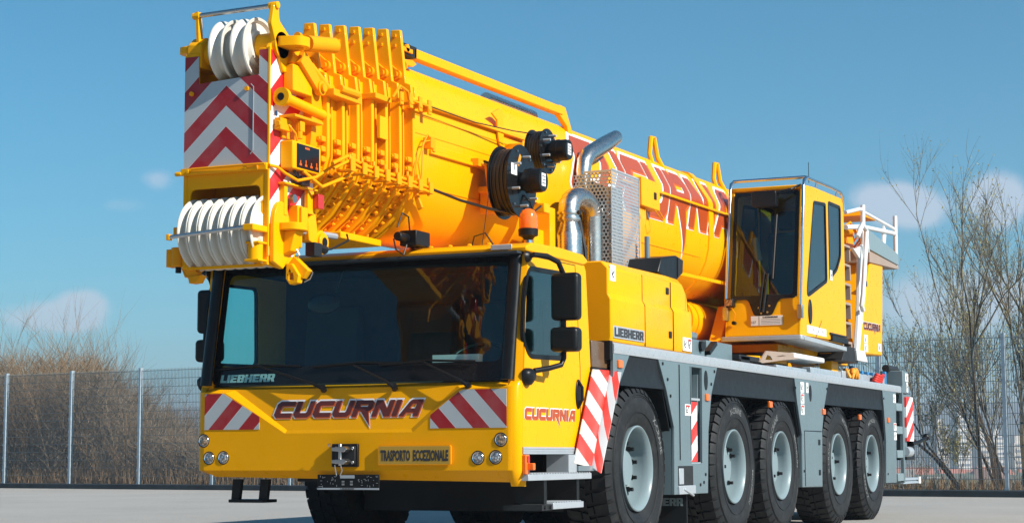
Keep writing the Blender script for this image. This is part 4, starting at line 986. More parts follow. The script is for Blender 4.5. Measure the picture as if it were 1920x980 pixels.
b = MB(); b.tube([(.13, HY - .009, 3.25), (.15, HY - .009, 3.23), (.15, HY - .009, 2.80), (.13, HY - .009, 2.78)], .0035, 4); b.build('head_wire', 'aluminium', head)
b = MB(); b.box(-.285, .185, HY + .02, -1.45, 3.10, 3.28); b.build('sheave_pocket', 'yellow_paint', head)
# sheaves: white plastic rope pulleys, each one its own part
def sheave_mesh(r_, w_):
    b = MB(); h = w_ / 2
    b.lathe([(.05, -h), (r_ * .55, -h), (r_ * .62, -h * .55), (r_ * .84, -h * .55), (r_ * .90, -h * .95), (r_ * .98, -h), (r_, -h * .86), (r_ * .985, -h * .66), (r_ * .83, -h * .24), (r_ * .81, 0), (r_ * .83, h * .24), (r_ * .985, h * .66), (r_, h * .86), (r_ * .98, h), (r_ * .90, h * .95), (r_ * .84, h * .55), (r_ * .62, h * .55), (r_ * .55, h), (.05, h)], (0, 0, 0), (1, 0, 0), 48)
    return b
sp = None
for k in range(7):
    loc = (-.325 + .0825 * k + .02, -1.645, 2.272)
    if sp is None: sp = sheave_mesh(.242, .080).build('sheave', 'sheave_white', head, smooth=35); sp.location = loc
    else: share(sp, head, loc=loc)
sp2 = None
for x in (-.10, .07):
    if sp2 is None: sp2 = sheave_mesh(.215, .115).build('sheave', 'sheave_white', head, smooth=35); sp2.location = (x, -1.62, 3.508)
    else: share(sp2, head, loc=(x, -1.62, 3.508))
for p_, q_, r_ in (((HX0 + .03, -1.62, 3.505), (-.165, -1.62, 3.505), .085), ((.13, -1.62, 3.52), (HX1 + .03, -1.62, 3.52), .09), ((-.38, -1.645, 2.272), (.24, -1.645, 2.272), .06)):
    b = MB(); b.cyl(p_, q_, r_, 20); b.build('sheave_axle', 'yellow_paint', head, smooth=50)
b = MB(); b.prism([(-1.73, 3.40), (-1.73, 3.56), (-1.66, 3.62), (-1.55, 3.62), (-1.48, 3.5), (-1.48, 3.40)], 'x', HX0 + .01, -.275); b.build('axle_block', 'yellow_paint', head, bevel=.01)
# top rope guard
b = MB(); b.cyl((-.345, -1.70, 3.765), (.275, -1.70, 3.775), .016, 12); b.build('rope_guard', 'bolt_steel', head, smooth=50)
b = MB(); b.prism([(-1.72, 3.79), (-1.675, 3.79), (-1.645, 3.56), (-1.70, 3.56)], 'x', -.335, -.315); b.cyl((-.36, -1.70, 3.765), (-.31, -1.70, 3.765), .025, 10); b.build('guard_bracket', 'yellow_paint', head)
b = MB(); b.prism(rpoly([(-1.72, 3.80), (-1.67, 3.80), (-1.66, 3.68), (-1.53, 3.60), (-1.48, 3.50), (-1.50, 3.36), (-1.60, 3.34), (-1.70, 3.52), (-1.76, 3.64), (-1.74, 3.72)], .02), 'x', .262, .295); b.cyl((.24, -1.70, 3.775), (.31, -1.70, 3.775), .026, 10); b.build('guard_bracket', 'yellow_paint', head, bevel=.005)
b = MB(); b.prism(rpoly([(.29, -1.70), (.45, -1.66), (.48, -1.58), (.44, -1.50), (.29, -1.48)], .04, 4), 'z', 3.50, 3.565, [[(.40 + .03 * math.cos(a), -1.58 + .03 * math.sin(a)) for a in [2 * math.pi * k / 12 for k in range(12)]]]); b.build('lifting_eye', 'yellow_paint', head, bevel=.006)
b = MB(); b.prism(rpoly([(HX0, -1.70), (-.49, -1.68), (-.51, -1.62), (-.48, -1.56), (HX0, -1.54)], .03, 3), 'z', 3.52, 3.57); b.build('lifting_eye', 'yellow_paint', head, bevel=.006)
b = MB(); b.tube([(.30, -1.55, 3.45), (.34, -1.35, 3.42), (.36, -1.15, 3.30)], .04, 8); b.cyl((.40, -1.48, 3.55), (.42, -1.15, 3.60), .055, 14); b.build('folding_arm', 'yellow_cast', head, smooth=40)
b = MB(); b.cyl((.345, -1.25, 3.29), (.39, -1.25, 3.29), .05, 16); b.cyl((.39, -1.25, 3.29), (.41, -1.25, 3.29), .03, 12); b.obox((.36, -1.37, 3.38), (1, 0, 0), (0, .83, -.55), (0, .55, .83), .02, .15, .05); b.build('folding_joint', 'yellow_cast', head, smooth=40)
# equipment on the flank of the head
b = MB(); b.box(.272, .35, -1.57, -1.32, 3.22, 3.40); b.build('junction_box', 'yellow_paint', head, bevel=.006)
b = MB(); b.cyl((.335, -1.70, 3.155), (.335, -1.665, 3.155), .062, 24); b.cyl((.335, -1.665, 3.155), (.335, -1.10, 3.12), .036, 14); b.build('guide_roller', 'yellow_paint', head, smooth=40)
b = MB(); b.cyl((.335, -1.703, 3.155), (.335, -1.70, 3.155), .026, 14); b.build('roller_bore', 'black_plastic', head)
b = MB(); b.box(.27, .40, -1.62, -1.25, 3.03, 3.05); b.box(.28, .33, -1.69, -1.55, 2.94, 3.02); b.cyl((.31, -1.70, 2.98), (.31, -1.68, 2.98), .02, 12); b.box(.27, .29, -1.6, -1.25, 2.9, 3.05); b.tube([(.32, -1.6, 3.0), (.36, -1.55, 2.93), (.35, -1.5, 2.86)], .008, 6); b.box(.34, .38, -1.52, -1.46, 2.95, 3.02); b.cyl((.36, -1.5, 3.02), (.36, -1.5, 2.90), .022, 8); b.build('roller_bracket', 'yellow_cast', head, bevel=.004)
b = MB(); b.box(.273, .37, -1.60, -1.23, 2.69, 2.88); b.build('control_box', 'yellow_paint', head, bevel=.008)
b = MB(); b.box(.371, .374, -1.55, -1.26, 2.705, 2.865); b.build('control_panel', 'black_gloss', head)
b = MB(); rng = random.Random(9)
for k in range(4):
    yy = -1.52 + k * .07; b.box(.3745, .3755, yy, yy + .03, 2.72, 2.735); b.box(.3745, .3755, yy + .008, yy + .02, 2.735, 2.755 + .01 * (k % 2))
b.box(.3745, .3755, -1.45, -1.39, 2.838, 2.852); b.build('panel_print', 'logo_orange', head)
b = MB(); b.prism([(HY + .02, 3.10), (-1.63, 3.07), (-1.63, 3.02), (HY + .02, 3.05)], 'x', HX1 + .005, HX1 + .008); b.build('sticker', 'sticker_white', head)
b = MB(); b.cyl((HX1 + .008, -1.655, 3.055), (HX1 + .0095, -1.655, 3.055), .019, 14); b.build('sticker_disc', 'blue_plastic', head)
b = MB(); b.tube([(.28, -1.75, 2.695), (.30, -1.68, 2.69), (.31, -1.6, 2.66), (.35, -1.5, 2.62), (.40, -1.35, 2.66), (.45, -1.15, 2.78), (.50, -1.0, 2.80)], .011, 8); b.tube([(-.30, HY - .055, 2.70), (.1, HY - .06, 2.70), (.27, HY - .05, 2.70)], .008, 6); b.tube([(.36, -1.45, 2.69), (.42, -1.30, 2.60), (.46, -1.1, 2.68), (.50, -.95, 2.77)], .013, 8); b.build('hose', 'yellow_cast', head, smooth=60)
b = MB(); b.tube([(.31, -1.45, 2.69), (.33, -1.42, 2.60), (.35, -1.36, 2.66)], .010, 6); b.tube([(.33, -1.52, 2.69), (.35, -1.46, 2.62), (.36, -1.40, 2.67)], .010, 6); b.box(.29, .36, -1.46, -1.36, 2.60, 2.66); b.build('connector', 'cable_black', head)
b = MB(); b.box(.27, .33, -1.62, -1.20, 2.585, 2.60); b.box(.27, .31, -1.60, -1.56, 2.38, 2.59); b.box(.27, .34, -1.48, -1.42, 2.28, 2.46); b.box(.345, .36, -1.46, -1.38, 2.30, 2.45); b.box(.30, .33, -1.33, -1.25, 2.42, 2.58); b.build('switch_bracket', 'yellow_paint', head, bevel=.004)
b = MB(); b.box(.335, .375, -1.27, -1.19, 2.46, 2.56); b.build('limit_switch', 'lens_red', head, bevel=.004)
b = MB(); b.cyl((.30, -1.50, 2.50), (.33, -1.50, 2.50), .03, 12); b.build('limit_switch', 'bolt_steel', head)
# pulley eye and the horizontal lug low on the flank
b = MB(); pts = [(-1.13 + .075 * math.cos(a), 2.245 + .085 * math.sin(a)) for a in [R(200 + 300 * k / 14) for k in range(15)]]
b.prism(pts + [(-1.22, 2.45), (-1.32, 2.38), (-1.30, 2.24)], 'x', .285, .325); b.cyl((.325, -1.13, 2.245), (.345, -1.13, 2.245), .062, 20); b.build('pulley_eye', 'yellow_paint', head, bevel=.006)
b = MB(); b.cyl((.346, -1.13, 2.245), (.348, -1.13, 2.245), .034, 16); b.build('eye_bore', 'black_plastic', head)
b = MB(); pts = [(-1.62 + .10 * math.cos(a), 2.30 + .17 * math.sin(a)) for a in [R(180 * k / 10) for k in range(11)]]
b.prism(pts + [(-1.72, 2.06), (-1.60, 2.02), (-1.52, 2.10)], 'x', HX1 + .006, HX1 + .04); b.build('cheek_plate', 'yellow_paint', head, bevel=.006)
b = MB(); b.prism(rpoly([(.29, -1.66), (.42, -1.64), (.45, -1.55), (.42, -1.46), (.29, -1.44)], .04, 4), 'z', 2.275, 2.325); b.prism([(.29, 2.275), (.40, 2.275), (.36, 2.14), (.29, 2.11)], 'y', -1.60, -1.50); b.build('rope_lug', 'yellow_paint', head, bevel=.006)
b = MB(); b.cyl((.215, -1.80, 2.18), (.215, -1.80, 2.06), .05, 16); b.box(.16, .27, -1.85, -1.74, 2.055, 2.07); b.box(.16, .27, -1.85, -1.74, 2.17, 2.185); b.build('guide_post', 'yellow_paint', head, bevel=.004)
b = MB(); b.cyl((-.385, -1.905, 2.235), (.22, -1.905, 2.275), .014, 10); b.build('rope_guard', 'bolt_steel', head)
for q_ in ((.19, .27, -1.92, -1.74, 2.25, 2.29), (-.405, -.378, -1.92, -1.88, 2.215, 2.255)):
    b = MB(); b.box(*q_); b.build('guard_bracket', 'yellow_paint', head, bevel=.004)
b = MB(); b.prism([(-.41, 2.20), (-.36, 2.20), (-.33, 2.06), (-.28, 2.00), (-.36, 1.97), (-.41, 2.05)], 'y', -1.72, -1.66); b.cyl((-.46, -1.69, 2.06), (-.46, -1.69, 2.19), .05, 14); b.box(-.54, -.49, -1.72, -1.64, 2.06, 2.18); b.box(-.50, -.45, -1.70, -1.62, 2.26, 2.33); b.tube([(-.42, -1.70, 2.05), (-.38, -1.72, 1.99), (-.33, -1.70, 1.985)], .01, 6); b.prism([(-.35, 1.985), (-.25, 1.995), (-.28, 1.945), (-.34, 1.94)], 'y', -1.74, -1.66); b.build('anchor_bracket', 'yellow_cast', head, bevel=.004)
b = MB(); b.cyl((-.46, -1.69, 2.02), (-.46, -1.69, 2.06), .02, 8); b.build('anchor_pin', 'black_plastic', head)
b = MB(); b.prism([(.30, 2.06), (.345, 2.06), (.40, 1.98), (.39, 1.93), (.33, 1.92), (.30, 1.96)], 'y', -1.56, -1.50, [[(.325, 2.0), (.355, 1.995), (.36, 1.95), (.325, 1.95)]]); b.obox((.375, -1.50, 2.035), (.75, 0, -.66), (0, 1, 0), (.66, 0, .75), .075, .03, .035); b.build('hoist_limiter', 'yellow_paint', head, bevel=.004)
b = MB(); b.tube([(.36, -1.53, 2.16), (.38, -1.52, 2.12), (.35, -1.51, 2.08)], .005, 5); b.tube([(.42, -1.49, 2.04), (.46, -1.48, 2.0), (.44, -1.48, 1.96), (.40, -1.49, 1.94)], .005, 5); b.build('limiter_chain', 'bolt_steel', head)
b = MB(); b.box(.33, .40, -1.36, -1.26, 2.13, 2.22); b.tube([(.36, -1.3, 2.17), (.38, -1.1, 2.20), (.40, -.9, 2.28), (.36, -.85, 2.33)], .007, 6); b.tube([(.36, -1.3, 2.20), (.36, -1.15, 2.19)], .03, 8); b.build('connector', 'cable_black', head)

# ============================================================ cable reels on the boom's flank
def reel(cy, cz, r_, x0, x1, mr, label=None):
    b = MB(); b.cyl((x0, cy, cz), (x0 + .006, cy, cz), r_, 48); b.cyl((x1, cy, cz), (x1 + .006, cy, cz), r_, 48); b.cyl((x0, cy, cz), (x1, cy, cz), r_ * .62, 32)
    rl = b.build('cable_reel', 'black_gloss', crane, smooth=30)
    for k in range(9):
        x = x0 + .015 + (x1 - x0 - .03) * k / 8
        for q in (.86,):
            b = MB(); rr = r_ * (.88 - .02 * (k % 2)); b.tube([(x, cy + rr * math.cos(2 * math.pi * j / 40), cz + rr * math.sin(2 * math.pi * j / 40)) for j in range(41)], (x1 - x0) / 18, 6); b.build('cable_turn', 'cable_black', rl, smooth=60)
    b = MB(); b.cyl((x1 + .006, cy, cz), (x1 + .05, cy, cz), mr * .75, 20); b.cyl((x1 + .05, cy, cz), (x1 + .17, cy, cz), mr, 24); b.lathe([(mr, .17), (mr * .93, .195), (.001, .197)], (x1, cy, cz), (1, 0, 0), 24); b.cyl((x1 + .09, cy, cz), (x1 + .11, cy, cz), mr * 1.05, 24); b.build('reel_motor', 'black_plastic', rl, smooth=35)
    b = MB(); b.box(x1 + .1975, x1 + .199, cy - mr * .45, cy + mr * .35, cz - mr * .5, cz + mr * .55); b.build('type_plate', 'sticker_white', rl)
    b = MB()
    for k in range(3): b.box(x1 + .1992, x1 + .1998, cy - mr * .35, cy + mr * .25, cz - mr * .3 + k * mr * .28, cz - mr * .22 + k * mr * .28)
    b.build('type_print', 'sticker_ink', rl)
    for k in range(6):
        a = 2 * math.pi * k / 6 + .4; p = (cy + r_ * .68 * math.cos(a), cz + r_ * .68 * math.sin(a))
        b = MB(); b.cyl((x1 + .006, *p), (x1 + .07, *p), .011, 8); b.build('reel_spoke', 'aluminium', rl, smooth=50)
        p = (cy + r_ * .85 * math.cos(a + .5), cz + r_ * .85 * math.sin(a + .5)); b = MB(); b.cyl((x1 + .006, *p), (x1 + .016, *p), .010, 6); b.build('reel_bolt', 'bolt_steel', rl)
    return rl
big = reel(1.27, 2.965, .295, .585, .75, .098)
b = MB(); b.box(.757, .760, 1.06, 1.17, 3.0, 3.09); b.build('type_plate', 'sticker_white', big)
b = MB(); b.obox((.7575, 1.22, 3.13), (1, 0, 0), (0, .5, .87), (0, -.87, .5), .001, .05, .018); b.build('warning_label', 'orange_rope', big)
small = reel(1.86, 3.30, .19, .60, .73, .088)
b = MB(); b.box(.42, .62, 1.15, 1.95, 2.88, 2.93); b.box(.42, .60, 1.65, 1.95, 2.93, 3.35); b.box(.42, .60, 1.2, 1.36, 2.72, 2.90); b.build('reel_bracket', 'yellow_paint', boom, bevel=.005)
b = MB(); b.tube([(.51, .13, 3.395), (.52, .9, 3.40), (.58, 1.5, 3.425), (.64, 1.78, 3.44)], .0055, 6); b.build('reel_cable', 'cable_black', boom)
b = MB(); b.tube([(.51, .13, 2.775), (.56, .55, 2.735), (.62, .95, 2.715), (.66, 1.25, 2.72)], .012, 8); b.build('reel_cable', 'cable_black', boom)
b = MB(); b.tube([(.76, 1.30, 2.86), (.80, 1.34, 2.80), (.78, 1.45, 2.74), (.80, 1.55, 2.80)], .008, 6); b.tube([(.76, 1.38, 2.76), (.77, 1.42, 2.70), (.77, 1.48, 2.76)], .007, 6); b.build('motor_lead', 'cable_black', big)

# ============================================================ exhaust with perforated heat shield
ex = MB(); cx, cy = .62, 2.57
ex.lathe([(.113, 2.36), (.113, 2.69), (.105, 2.715), (.082, 2.785), (.080, 2.80)], (cx, cy, 0), (0, 0, 1), 28)
exhaust = ex.build('exhaust', 'exhaust_steel', crane, smooth=40)
for z in (2.805, 2.855):
    b = MB(); b.lathe([(.085, z), (.102, z + .004), (.104, z + .018), (.102, z + .032), (.085, z + .036)], (cx, cy, 0), (0, 0, 1), 28); b.build('exhaust_clamp', 'exhaust_steel', exhaust, smooth=40)
b = MB(); path = [(cx, cy, 2.80)] + [(cx + .02 * (1 - math.cos(a)) / 2, cy + .255 * (1 - math.cos(a)), 2.89 + .15 * math.sin(a)) for a in [R(180 * k / 14) for k in range(15)]] + [(cx + .02, cy + .51, 2.4)]
b.tube(path, .092, 24); b.build('exhaust_bend', 'exhaust_steel', exhaust, smooth=60)
b = MB()
for k, p_ in enumerate(path[1:-1]):
    d_ = (Vector(path[k + 2]) - Vector(path[k])).normalized(); q_ = Vector(p_); b.cyl(q_ - d_ * .004, q_ + d_ * .004, .0935, 24)
b.build('bend_ribs', 'exhaust_steel', exhaust, smooth=40)
b = MB(); b.cyl((cx + .10, cy - .02, 2.875), (cx + .12, cy - .022, 2.875), .02, 10); b.build('clamp_bolt', 'dark_steel', exhaust)
b = MB(); b.tube([(.50, 3.2, 3.15), (.50, 3.2, 3.33), (.50, 3.23, 3.42), (.50, 3.32, 3.50), (.505, 3.45, 3.555), (.51, 3.72, 3.66), (.51, 4.02, 3.78)], .072, 24, [1, 1, 1.03, 1.08, 1.1, 1.1, .9]); b.build('tail_pipe', 'exhaust_steel', exhaust, smooth=60)
b = MB(); b.box(.555, .565, 3.16, 3.80, 2.38, 3.25); b.build('dark_backing', 'dark_steel', exhaust)  # dark sheet added behind the holes so they look shaded
b = MB(); b.cyl((.68, 3.45, 2.4), (.68, 3.45, 3.2), .10, 24); b.build('silencer', 'exhaust_steel', exhaust, smooth=40)
# shield: front sheet with a round cut-out over the bend, and the side sheet
y0, y1, xs, xf = 3.11, 3.82, .81, .55
b = MB(); fp = [(xs, 2.38), (xs, 3.32), (xf, 3.30), (xf, 3.03), (.60, 3.03), (.66, 2.98), (.695, 2.90), (.70, 2.80), (.70, 2.38)]
b.add([(p[0], y0, p[1]) for p in fp], [tuple(range(len(fp)))]); b.build('heat_shield', 'perforated_front', exhaust, smooth=0)
b = MB(); b.add([(xs, y0, 2.38), (xs, y1, 2.38), (xs, y1, 3.335), (xs, y0, 3.32)], [(0, 1, 2, 3)]); b.build('heat_shield', 'perforated_side', exhaust, smooth=0)
b = MB(); b.add([(xf, y0, 3.30), (.44, y0 + .01, 3.29), (.44, y0 + .01, 3.13), (xf, y0, 3.11)], [(0, 1, 2, 3)]); b.build('heat_shield', 'perforated_front', exhaust, smooth=0)
b = MB()
b.box(xs - .004, xs + .004, y0 - .004, y0 + .006, 2.38, 3.322); b.box(xs - .003, xs + .005, y1 - .01, y1 + .002, 2.38, 3.336); b.box(xs - .003, xs + .005, y0, y1, 3.322, 3.336); b.box(xf, xs, y0 - .003, y0 + .004, 3.302, 3.322); b.build('shield_edge', 'aluminium', exhaust)
b = MB(); b.box(.43, .56, 2.30, 2.42, 2.40, 2.90); b.box(.40, .68, 1.90, 2.02, 2.80, 2.88); b.box(.40, .5, 2.1, 2.9, 2.36, 2.7); b.build('exhaust_stand', 'yellow_paint', exhaust, bevel=.006)
b = MB()
for k in range(4): b.tube([(.60 + .02 * k, 2.78 + .04 * k, 2.36), (.58 + .02 * k, 2.80 + .03 * k, 2.6), (.60, 2.78 + .03 * k, 2.85)], .018, 6)
b.build('hose_bundle', 'cable_black', exhaust)
# bits on the housing roof: box with cables, work lamp, grey post, red hose
b = MB(); b.box(.44, .56, 4.58, 5.10, 3.20, 3.48); b.build('valve_box', 'yellow_paint', boom, bevel=.008)
b = MB(); b.box(.562, .565, 4.92, 4.99, 3.30, 3.37); b.build('box_switch', 'black_plastic', boom)
b = MB()
for k in range(4): b.tube([(.50, 4.65 + .05 * k, 3.21), (.53, 4.62 + .04 * k, 3.08), (.50, 4.58 + .03 * k, 2.85), (.53, 4.5 + .05 * k, 2.55)], .015, 6)
b.tube([(.55, 4.95, 3.2), (.60, 5.05, 3.10), (.58, 5.15, 3.13), (.55, 5.1, 3.2)], .006, 6); b.build('hose', 'yellow_cast', boom, smooth=60)
rail('service_rail', 4.3, 8.3, 3.335, 3.36, XB + .497, XB + .53)
b = MB(); b.prism([(3.45, 2.42), (3.55, 2.56), (3.95, 2.62), (4.12, 2.60), (4.10, 2.46), (3.98, 2.40), (3.6, 2.38)], 'x', .78, 1.12); b.build('work_lamp', 'black_plastic', hood, bevel=.012)
b = MB(); b.prism([(3.97, 2.42), (4.10, 2.47), (4.12, 2.59), (3.98, 2.60)], 'x', 1.121, 1.128); b.build('lamp_grille', 'dark_steel', hood)
b = MB(); b.cyl((.92, 3.72, 2.35), (.92, 3.72, 2.78), .025, 10); b.build('post', 'grey_paint', hood)
b = MB(); b.box(.45, .9, 3.85, 4.3, 2.32, 2.50); b.build('pump_cover', 'logo_orange', hood, bevel=.01)
# ============================================================ superstructure
frame = MB()
frame.prism([(7.30, 1.89), (7.78, 2.46), (9.8, 2.50), (11.6, 2.35), (11.6, 1.95), (9.0, 1.89)], 'x', .28, .42)
frame.prism([(7.30, 1.89), (7.78, 2.46), (9.8, 2.50), (11.6, 2.35), (11.6, 1.95), (9.0, 1.89)], 'x', mirx(.42), mirx(.28))
frame.prism([(6.95, 1.88), (7.3, 2.0), (11.4, 2.0), (11.4, 1.88)], 'x', mirx(.42), .42)
frame.box(.42, .98, 7.75, 9.9, 1.93, 2.02)
frame = frame.build('superstructure', 'yellow_paint', crane, bevel=.01)
b = MB(); b.cyl((XC, 7.9, 1.66), (XC, 7.9, 1.80), 1.02, 48); b.build('slewing_ring', 'dark_steel', frame, smooth=30)
b = MB()
for k in range(72):
    a = 2 * math.pi * k / 72; b.obox((XC + 1.03 * math.cos(a), 7.9 + 1.03 * math.sin(a), 1.74), (math.cos(a), math.sin(a), 0), (-math.sin(a), math.cos(a), 0), (0, 0, 1), .02, .022, .04)
tag(b.build('ring_teeth', 'dark_steel', frame), kind='stuff')
b = MB(); b.cyl((XC, 7.9, 1.80), (XC, 7.9, 1.87), 1.06, 48); b.build('turntable', 'yellow_paint', frame, smooth=30)
# luffing cylinder
b = MB(); b.cyl((XC + .05, 4.8, 2.27), (XC + .05, 9.6, 2.29), .225, 36); b.build('luffing_cylinder', 'yellow_paint', frame, smooth=40)
for ya, yb, r_ in ((6.55, 6.95, .25), (7.05, 7.13, .245), (7.28, 7.31, .238)):
    b = MB(); b.cyl((XC + .05, ya, 2.275), (XC + .05, yb, 2.277), r_, 36); b.build('cylinder_collar', 'yellow_paint', frame, smooth=40)
b = MB(); b.box(.80, .95, 7.9, 9.6, 1.86, 1.93); b.box(1.0, 1.15, 9.45, 9.75, 1.72, 2.0); b.build('frame_rib', 'yellow_paint', frame, bevel=.008)
# grey lock-down brackets, tool trays and the folding step on the deck
b = MB(); b.box(1.0, 1.22, 4.05, 4.45, 1.68, 1.86); b.box(1.0, 1.2, 4.05, 4.3, 1.86, 1.93); b.build('deck_bracket', 'grey_paint', frame, bevel=.02)
b = MB(); b.box(.75, 1.14, 4.75, 5.55, 1.67, 1.885); b.build('deck_box', 'grey_paint', frame, bevel=.008)
b = MB(); b.obox((1.22, 4.62, 1.80), (1, 0, 0), (0, .9, .43), (0, -.43, .9), .03, .12, .02); b.build('deck_clamp', 'black_plastic', frame)
b = MB(); b.cyl((1.2, 4.3, 1.80), (1.25, 4.3, 1.80), .05, 12); b.build('deck_roller', 'black_plastic', frame)
b = MB(); b.box(1.0, 1.2, 5.6, 6.3, 1.74, 1.79); b.box(1.19, 1.2, 5.65, 5.95, 1.70, 1.78); b.build('deck_rail', 'dark_steel', frame, bevel=.004)
sp_ = [(6.25, 1.745), (6.50, 1.87), (7.75, 1.905), (7.75, 1.845), (7.1, 1.80), (6.35, 1.735)]
b = MB(); b.prism(sp_, 'x', 1.20, 1.215, [[(6.45, 1.775), (6.53, 1.83), (6.65, 1.82), (6.72, 1.785)], [(6.85, 1.83), (7.1, 1.855), (7.25, 1.855), (7.0, 1.83)]]); b.build('folding_step', 'beige_paint', frame)
b = MB(); b.box(.90, 1.22, 7.55, 8.85, 1.845, 1.905); b.build('folding_step', 'white_paint', frame, bevel=.015)
b = MB(); b.box(.9, 1.18, 7.0, 8.2, 1.70, 1.75); b.box(.95, 1.2, 8.3, 9.7, 1.70, 1.78); b.box(.95, 1.2, 9.75, 10.2, 1.70, 1.80); b.build('support_plate', 'galvanised', frame, bevel=.006)

# ------------------------------------------------------------ crane operator's cab
CX0, CX1 = .47, 1.32
FB, FT = (7.44, 2.09), (7.74, 3.76)
def fy(z): return FB[0] + (FT[0] - FB[0]) * (z - FB[1]) / (FT[1] - FB[1])
b = MB()
b.prism([(fy(2.09), 2.09), (fy(2.52), 2.52), (fy(2.52) + .05, 2.52), (fy(2.09) + .05, 2.09)], 'x', CX0 + .01, CX1 - .01)
b.box(CX0 + .01, CX1 - .02, 9.44, 9.48, 2.1, 3.8); b.box(CX0 + .01, CX1 - .02, 7.5, 9.45, 2.09, 2.13)
opcab = b.build('crane_cab', 'yellow_paint', crane, bevel=.008)
W1 = rpoly([(8.11, 3.64), (8.66, 3.68), (8.66, 2.77), (7.86, 2.545), (7.76, 2.54), (7.765, 2.64)], .05, 3)
W2 = rpoly([(8.76, 3.72), (9.36, 3.73), (9.33, 3.13), (9.14, 2.95), (8.76, 2.79)], .06, 3)
SP = [(fy(2.09), 2.09), (fy(3.76), 3.76), (9.40, 3.83), (9.50, 3.76), (9.50, 2.20), (9.30, 2.12)]
for x0, x1 in ((CX1 - .03, CX1), (CX0, CX0 + .03)):
    b = MB(); b.prism(SP, 'x', x0, x1, [W1, W2]); b.build('cab_side', 'yellow_paint', opcab, bevel=.006)
    for W_ in (W1, W2):
        b = MB(); b.prism(W_, 'x', x1 - .012, x1 - .006); b.build('cab_window', 'glass_crane', opcab)
        b = MB(); b.prism(offset_poly(W_, .006), 'x', x0 + .004, x1 + .003, [offset_poly(W_, -.03)]); b.build('window_seal', 'black_plastic', opcab)
b = MB(); b.prism([(fy(3.74) - .01, 3.735), (7.72, 3.78), (8.2, 3.81), (9.40, 3.84), (9.48, 3.80), (9.4, 3.76)], 'x', CX0 + .01, CX1 - .01); b.build('cab_roof', 'yellow_paint', opcab, bevel=.012)
ccf = lambda u, v, h: Vector((u, fy(v) - h, v))
pane = rpoly([(CX0 + .05, 2.50), (.72, 2.50), (.80, 2.31), (1.0, 2.31), (1.08, 2.50), (CX1 - .05, 2.50), (CX1 - .05, 3.72), (CX0 + .05, 3.72)], .04, 3)
innr = rpoly([(CX0 + .09, 2.54), (CX1 - .09, 2.54), (CX1 - .09, 3.68), (CX0 + .09, 3.68)], .04, 3)
sheet_obj('cab_windscreen', [(pane, [])], ccf, .012, 'glass_crane', opcab)
sheet_obj('windscreen_border', [(pane, [innr])], ccf, .015, 'black_gloss', opcab)
for x in (CX0 + .025, CX1 - .025):
    b = MB(); b.loft([[(x - .024, fy(z) - .002, z), (x + .024, fy(z) - .002, z), (x + .024, fy(z) + .06, z), (x - .024, fy(z) + .06, z)] for z in (2.5, 3.76)]); b.build('cab_pillar', 'yellow_paint', opcab, bevel=.006)
# wiper, mirror, interior
b = MB(); b.tube([(.90, fy(2.35) - .03, 2.35), (.95, fy(2.75) - .05, 2.78)], .018, 6); b.tube([(.86, fy(2.35) - .03, 2.35), (.91, fy(2.75) - .05, 2.80)], .014, 6); b.tube([(1.0, fy(2.7) - .03, 2.72), (1.02, fy(3.5) - .03, 3.45)], .012, 6); b.build('cab_wiper', 'black_plastic', opcab)
b = MB()
for x, z in ((.85, 2.40), (.97, 2.42), (.88, 2.34), (.95, 2.35)): b.cyl((x, fy(z) - .016, z), (x, fy(z) - .024, z), .012, 8)
b.build('cab_bolt', 'bolt_steel', opcab)
b = MB(); b.prism(rrect(.78, 1.06, 3.52, 3.70, .03), 'y', 7.50, 7.60); b.tube([(1.05, 7.55, 3.68), (1.2, 7.62, 3.72), (1.28, 7.75, 3.78)], .014, 6); b.build('cab_mirror', 'black_gloss', opcab, bevel=.02)
b = MB(); b.box(.66, 1.12, 8.5, 8.62, 2.5, 3.35); b.box(.66, 1.12, 8.0, 8.55, 2.45, 2.6); b.box(.78, 1.0, 8.5, 8.6, 3.38, 3.6); b.build('cab_seat', 'seat_fabric', opcab, bevel=.04)
b = MB(); b.box(.55, .64, 7.9, 8.5, 2.55, 2.72); b.box(1.14, 1.24, 7.9, 8.5, 2.55, 2.72); b.build('arm_console', 'black_plastic', opcab, bevel=.02)
b = MB(); b.obox((.72, 7.88, 3.10), (.98, 0, .2), (0, 1, 0), (-.2, 0, .98), .035, .01, .13); b.build('display', 'rim_grey', opcab)
b = MB(); b.box(.50, .56, 9.40, 9.43, 2.6, 3.4); b.build('cab_liner_panel', 'cab_liner', opcab)
# grab tubes on the front corners and roof rail
for x in (CX0 + .01, CX1 + .005):
    b = MB(); b.tube([(x, fy(2.30) - .035, 2.30), (x, fy(2.5) - .05, 2.5), (x, fy(3.72) - .05, 3.74), (x, fy(3.80) - .02, 3.83), (x, fy(3.84) + .08, 3.87)], .020, 8); b.build('grab_tube', 'chrome', opcab, smooth=60)
    b = MB(); b.box(x - .03, x + .03, fy(2.3) - .06, fy(2.3), 2.27, 2.42); b.build('grab_bracket', 'bolt_steel', opcab, bevel=.006)
b = MB(); b.tube([(CX0 + .01, 7.80, 3.87), (CX1, 7.80, 3.87)], .018, 8); b.tube([(CX1, 7.80, 3.87), (CX1 + .005, 8.9, 3.90), (CX1 + .005, 9.35, 3.90), (CX1 + .005, 9.47, 3.86), (CX1 + .005, 9.49, 3.70)], .018, 8)
for y in (8.3, 9.2): b.tube([(CX1 - .02, y, 3.82), (CX1 + .005, y, 3.90)], .012, 6)
b.build('roof_rail', 'chrome', opcab, smooth=60)
b = MB(); b.tube([(1.25, 8.2, 3.86), (1.25, 8.2, 4.10)], .004, 5); b.build('aerial', 'cable_black', opcab)
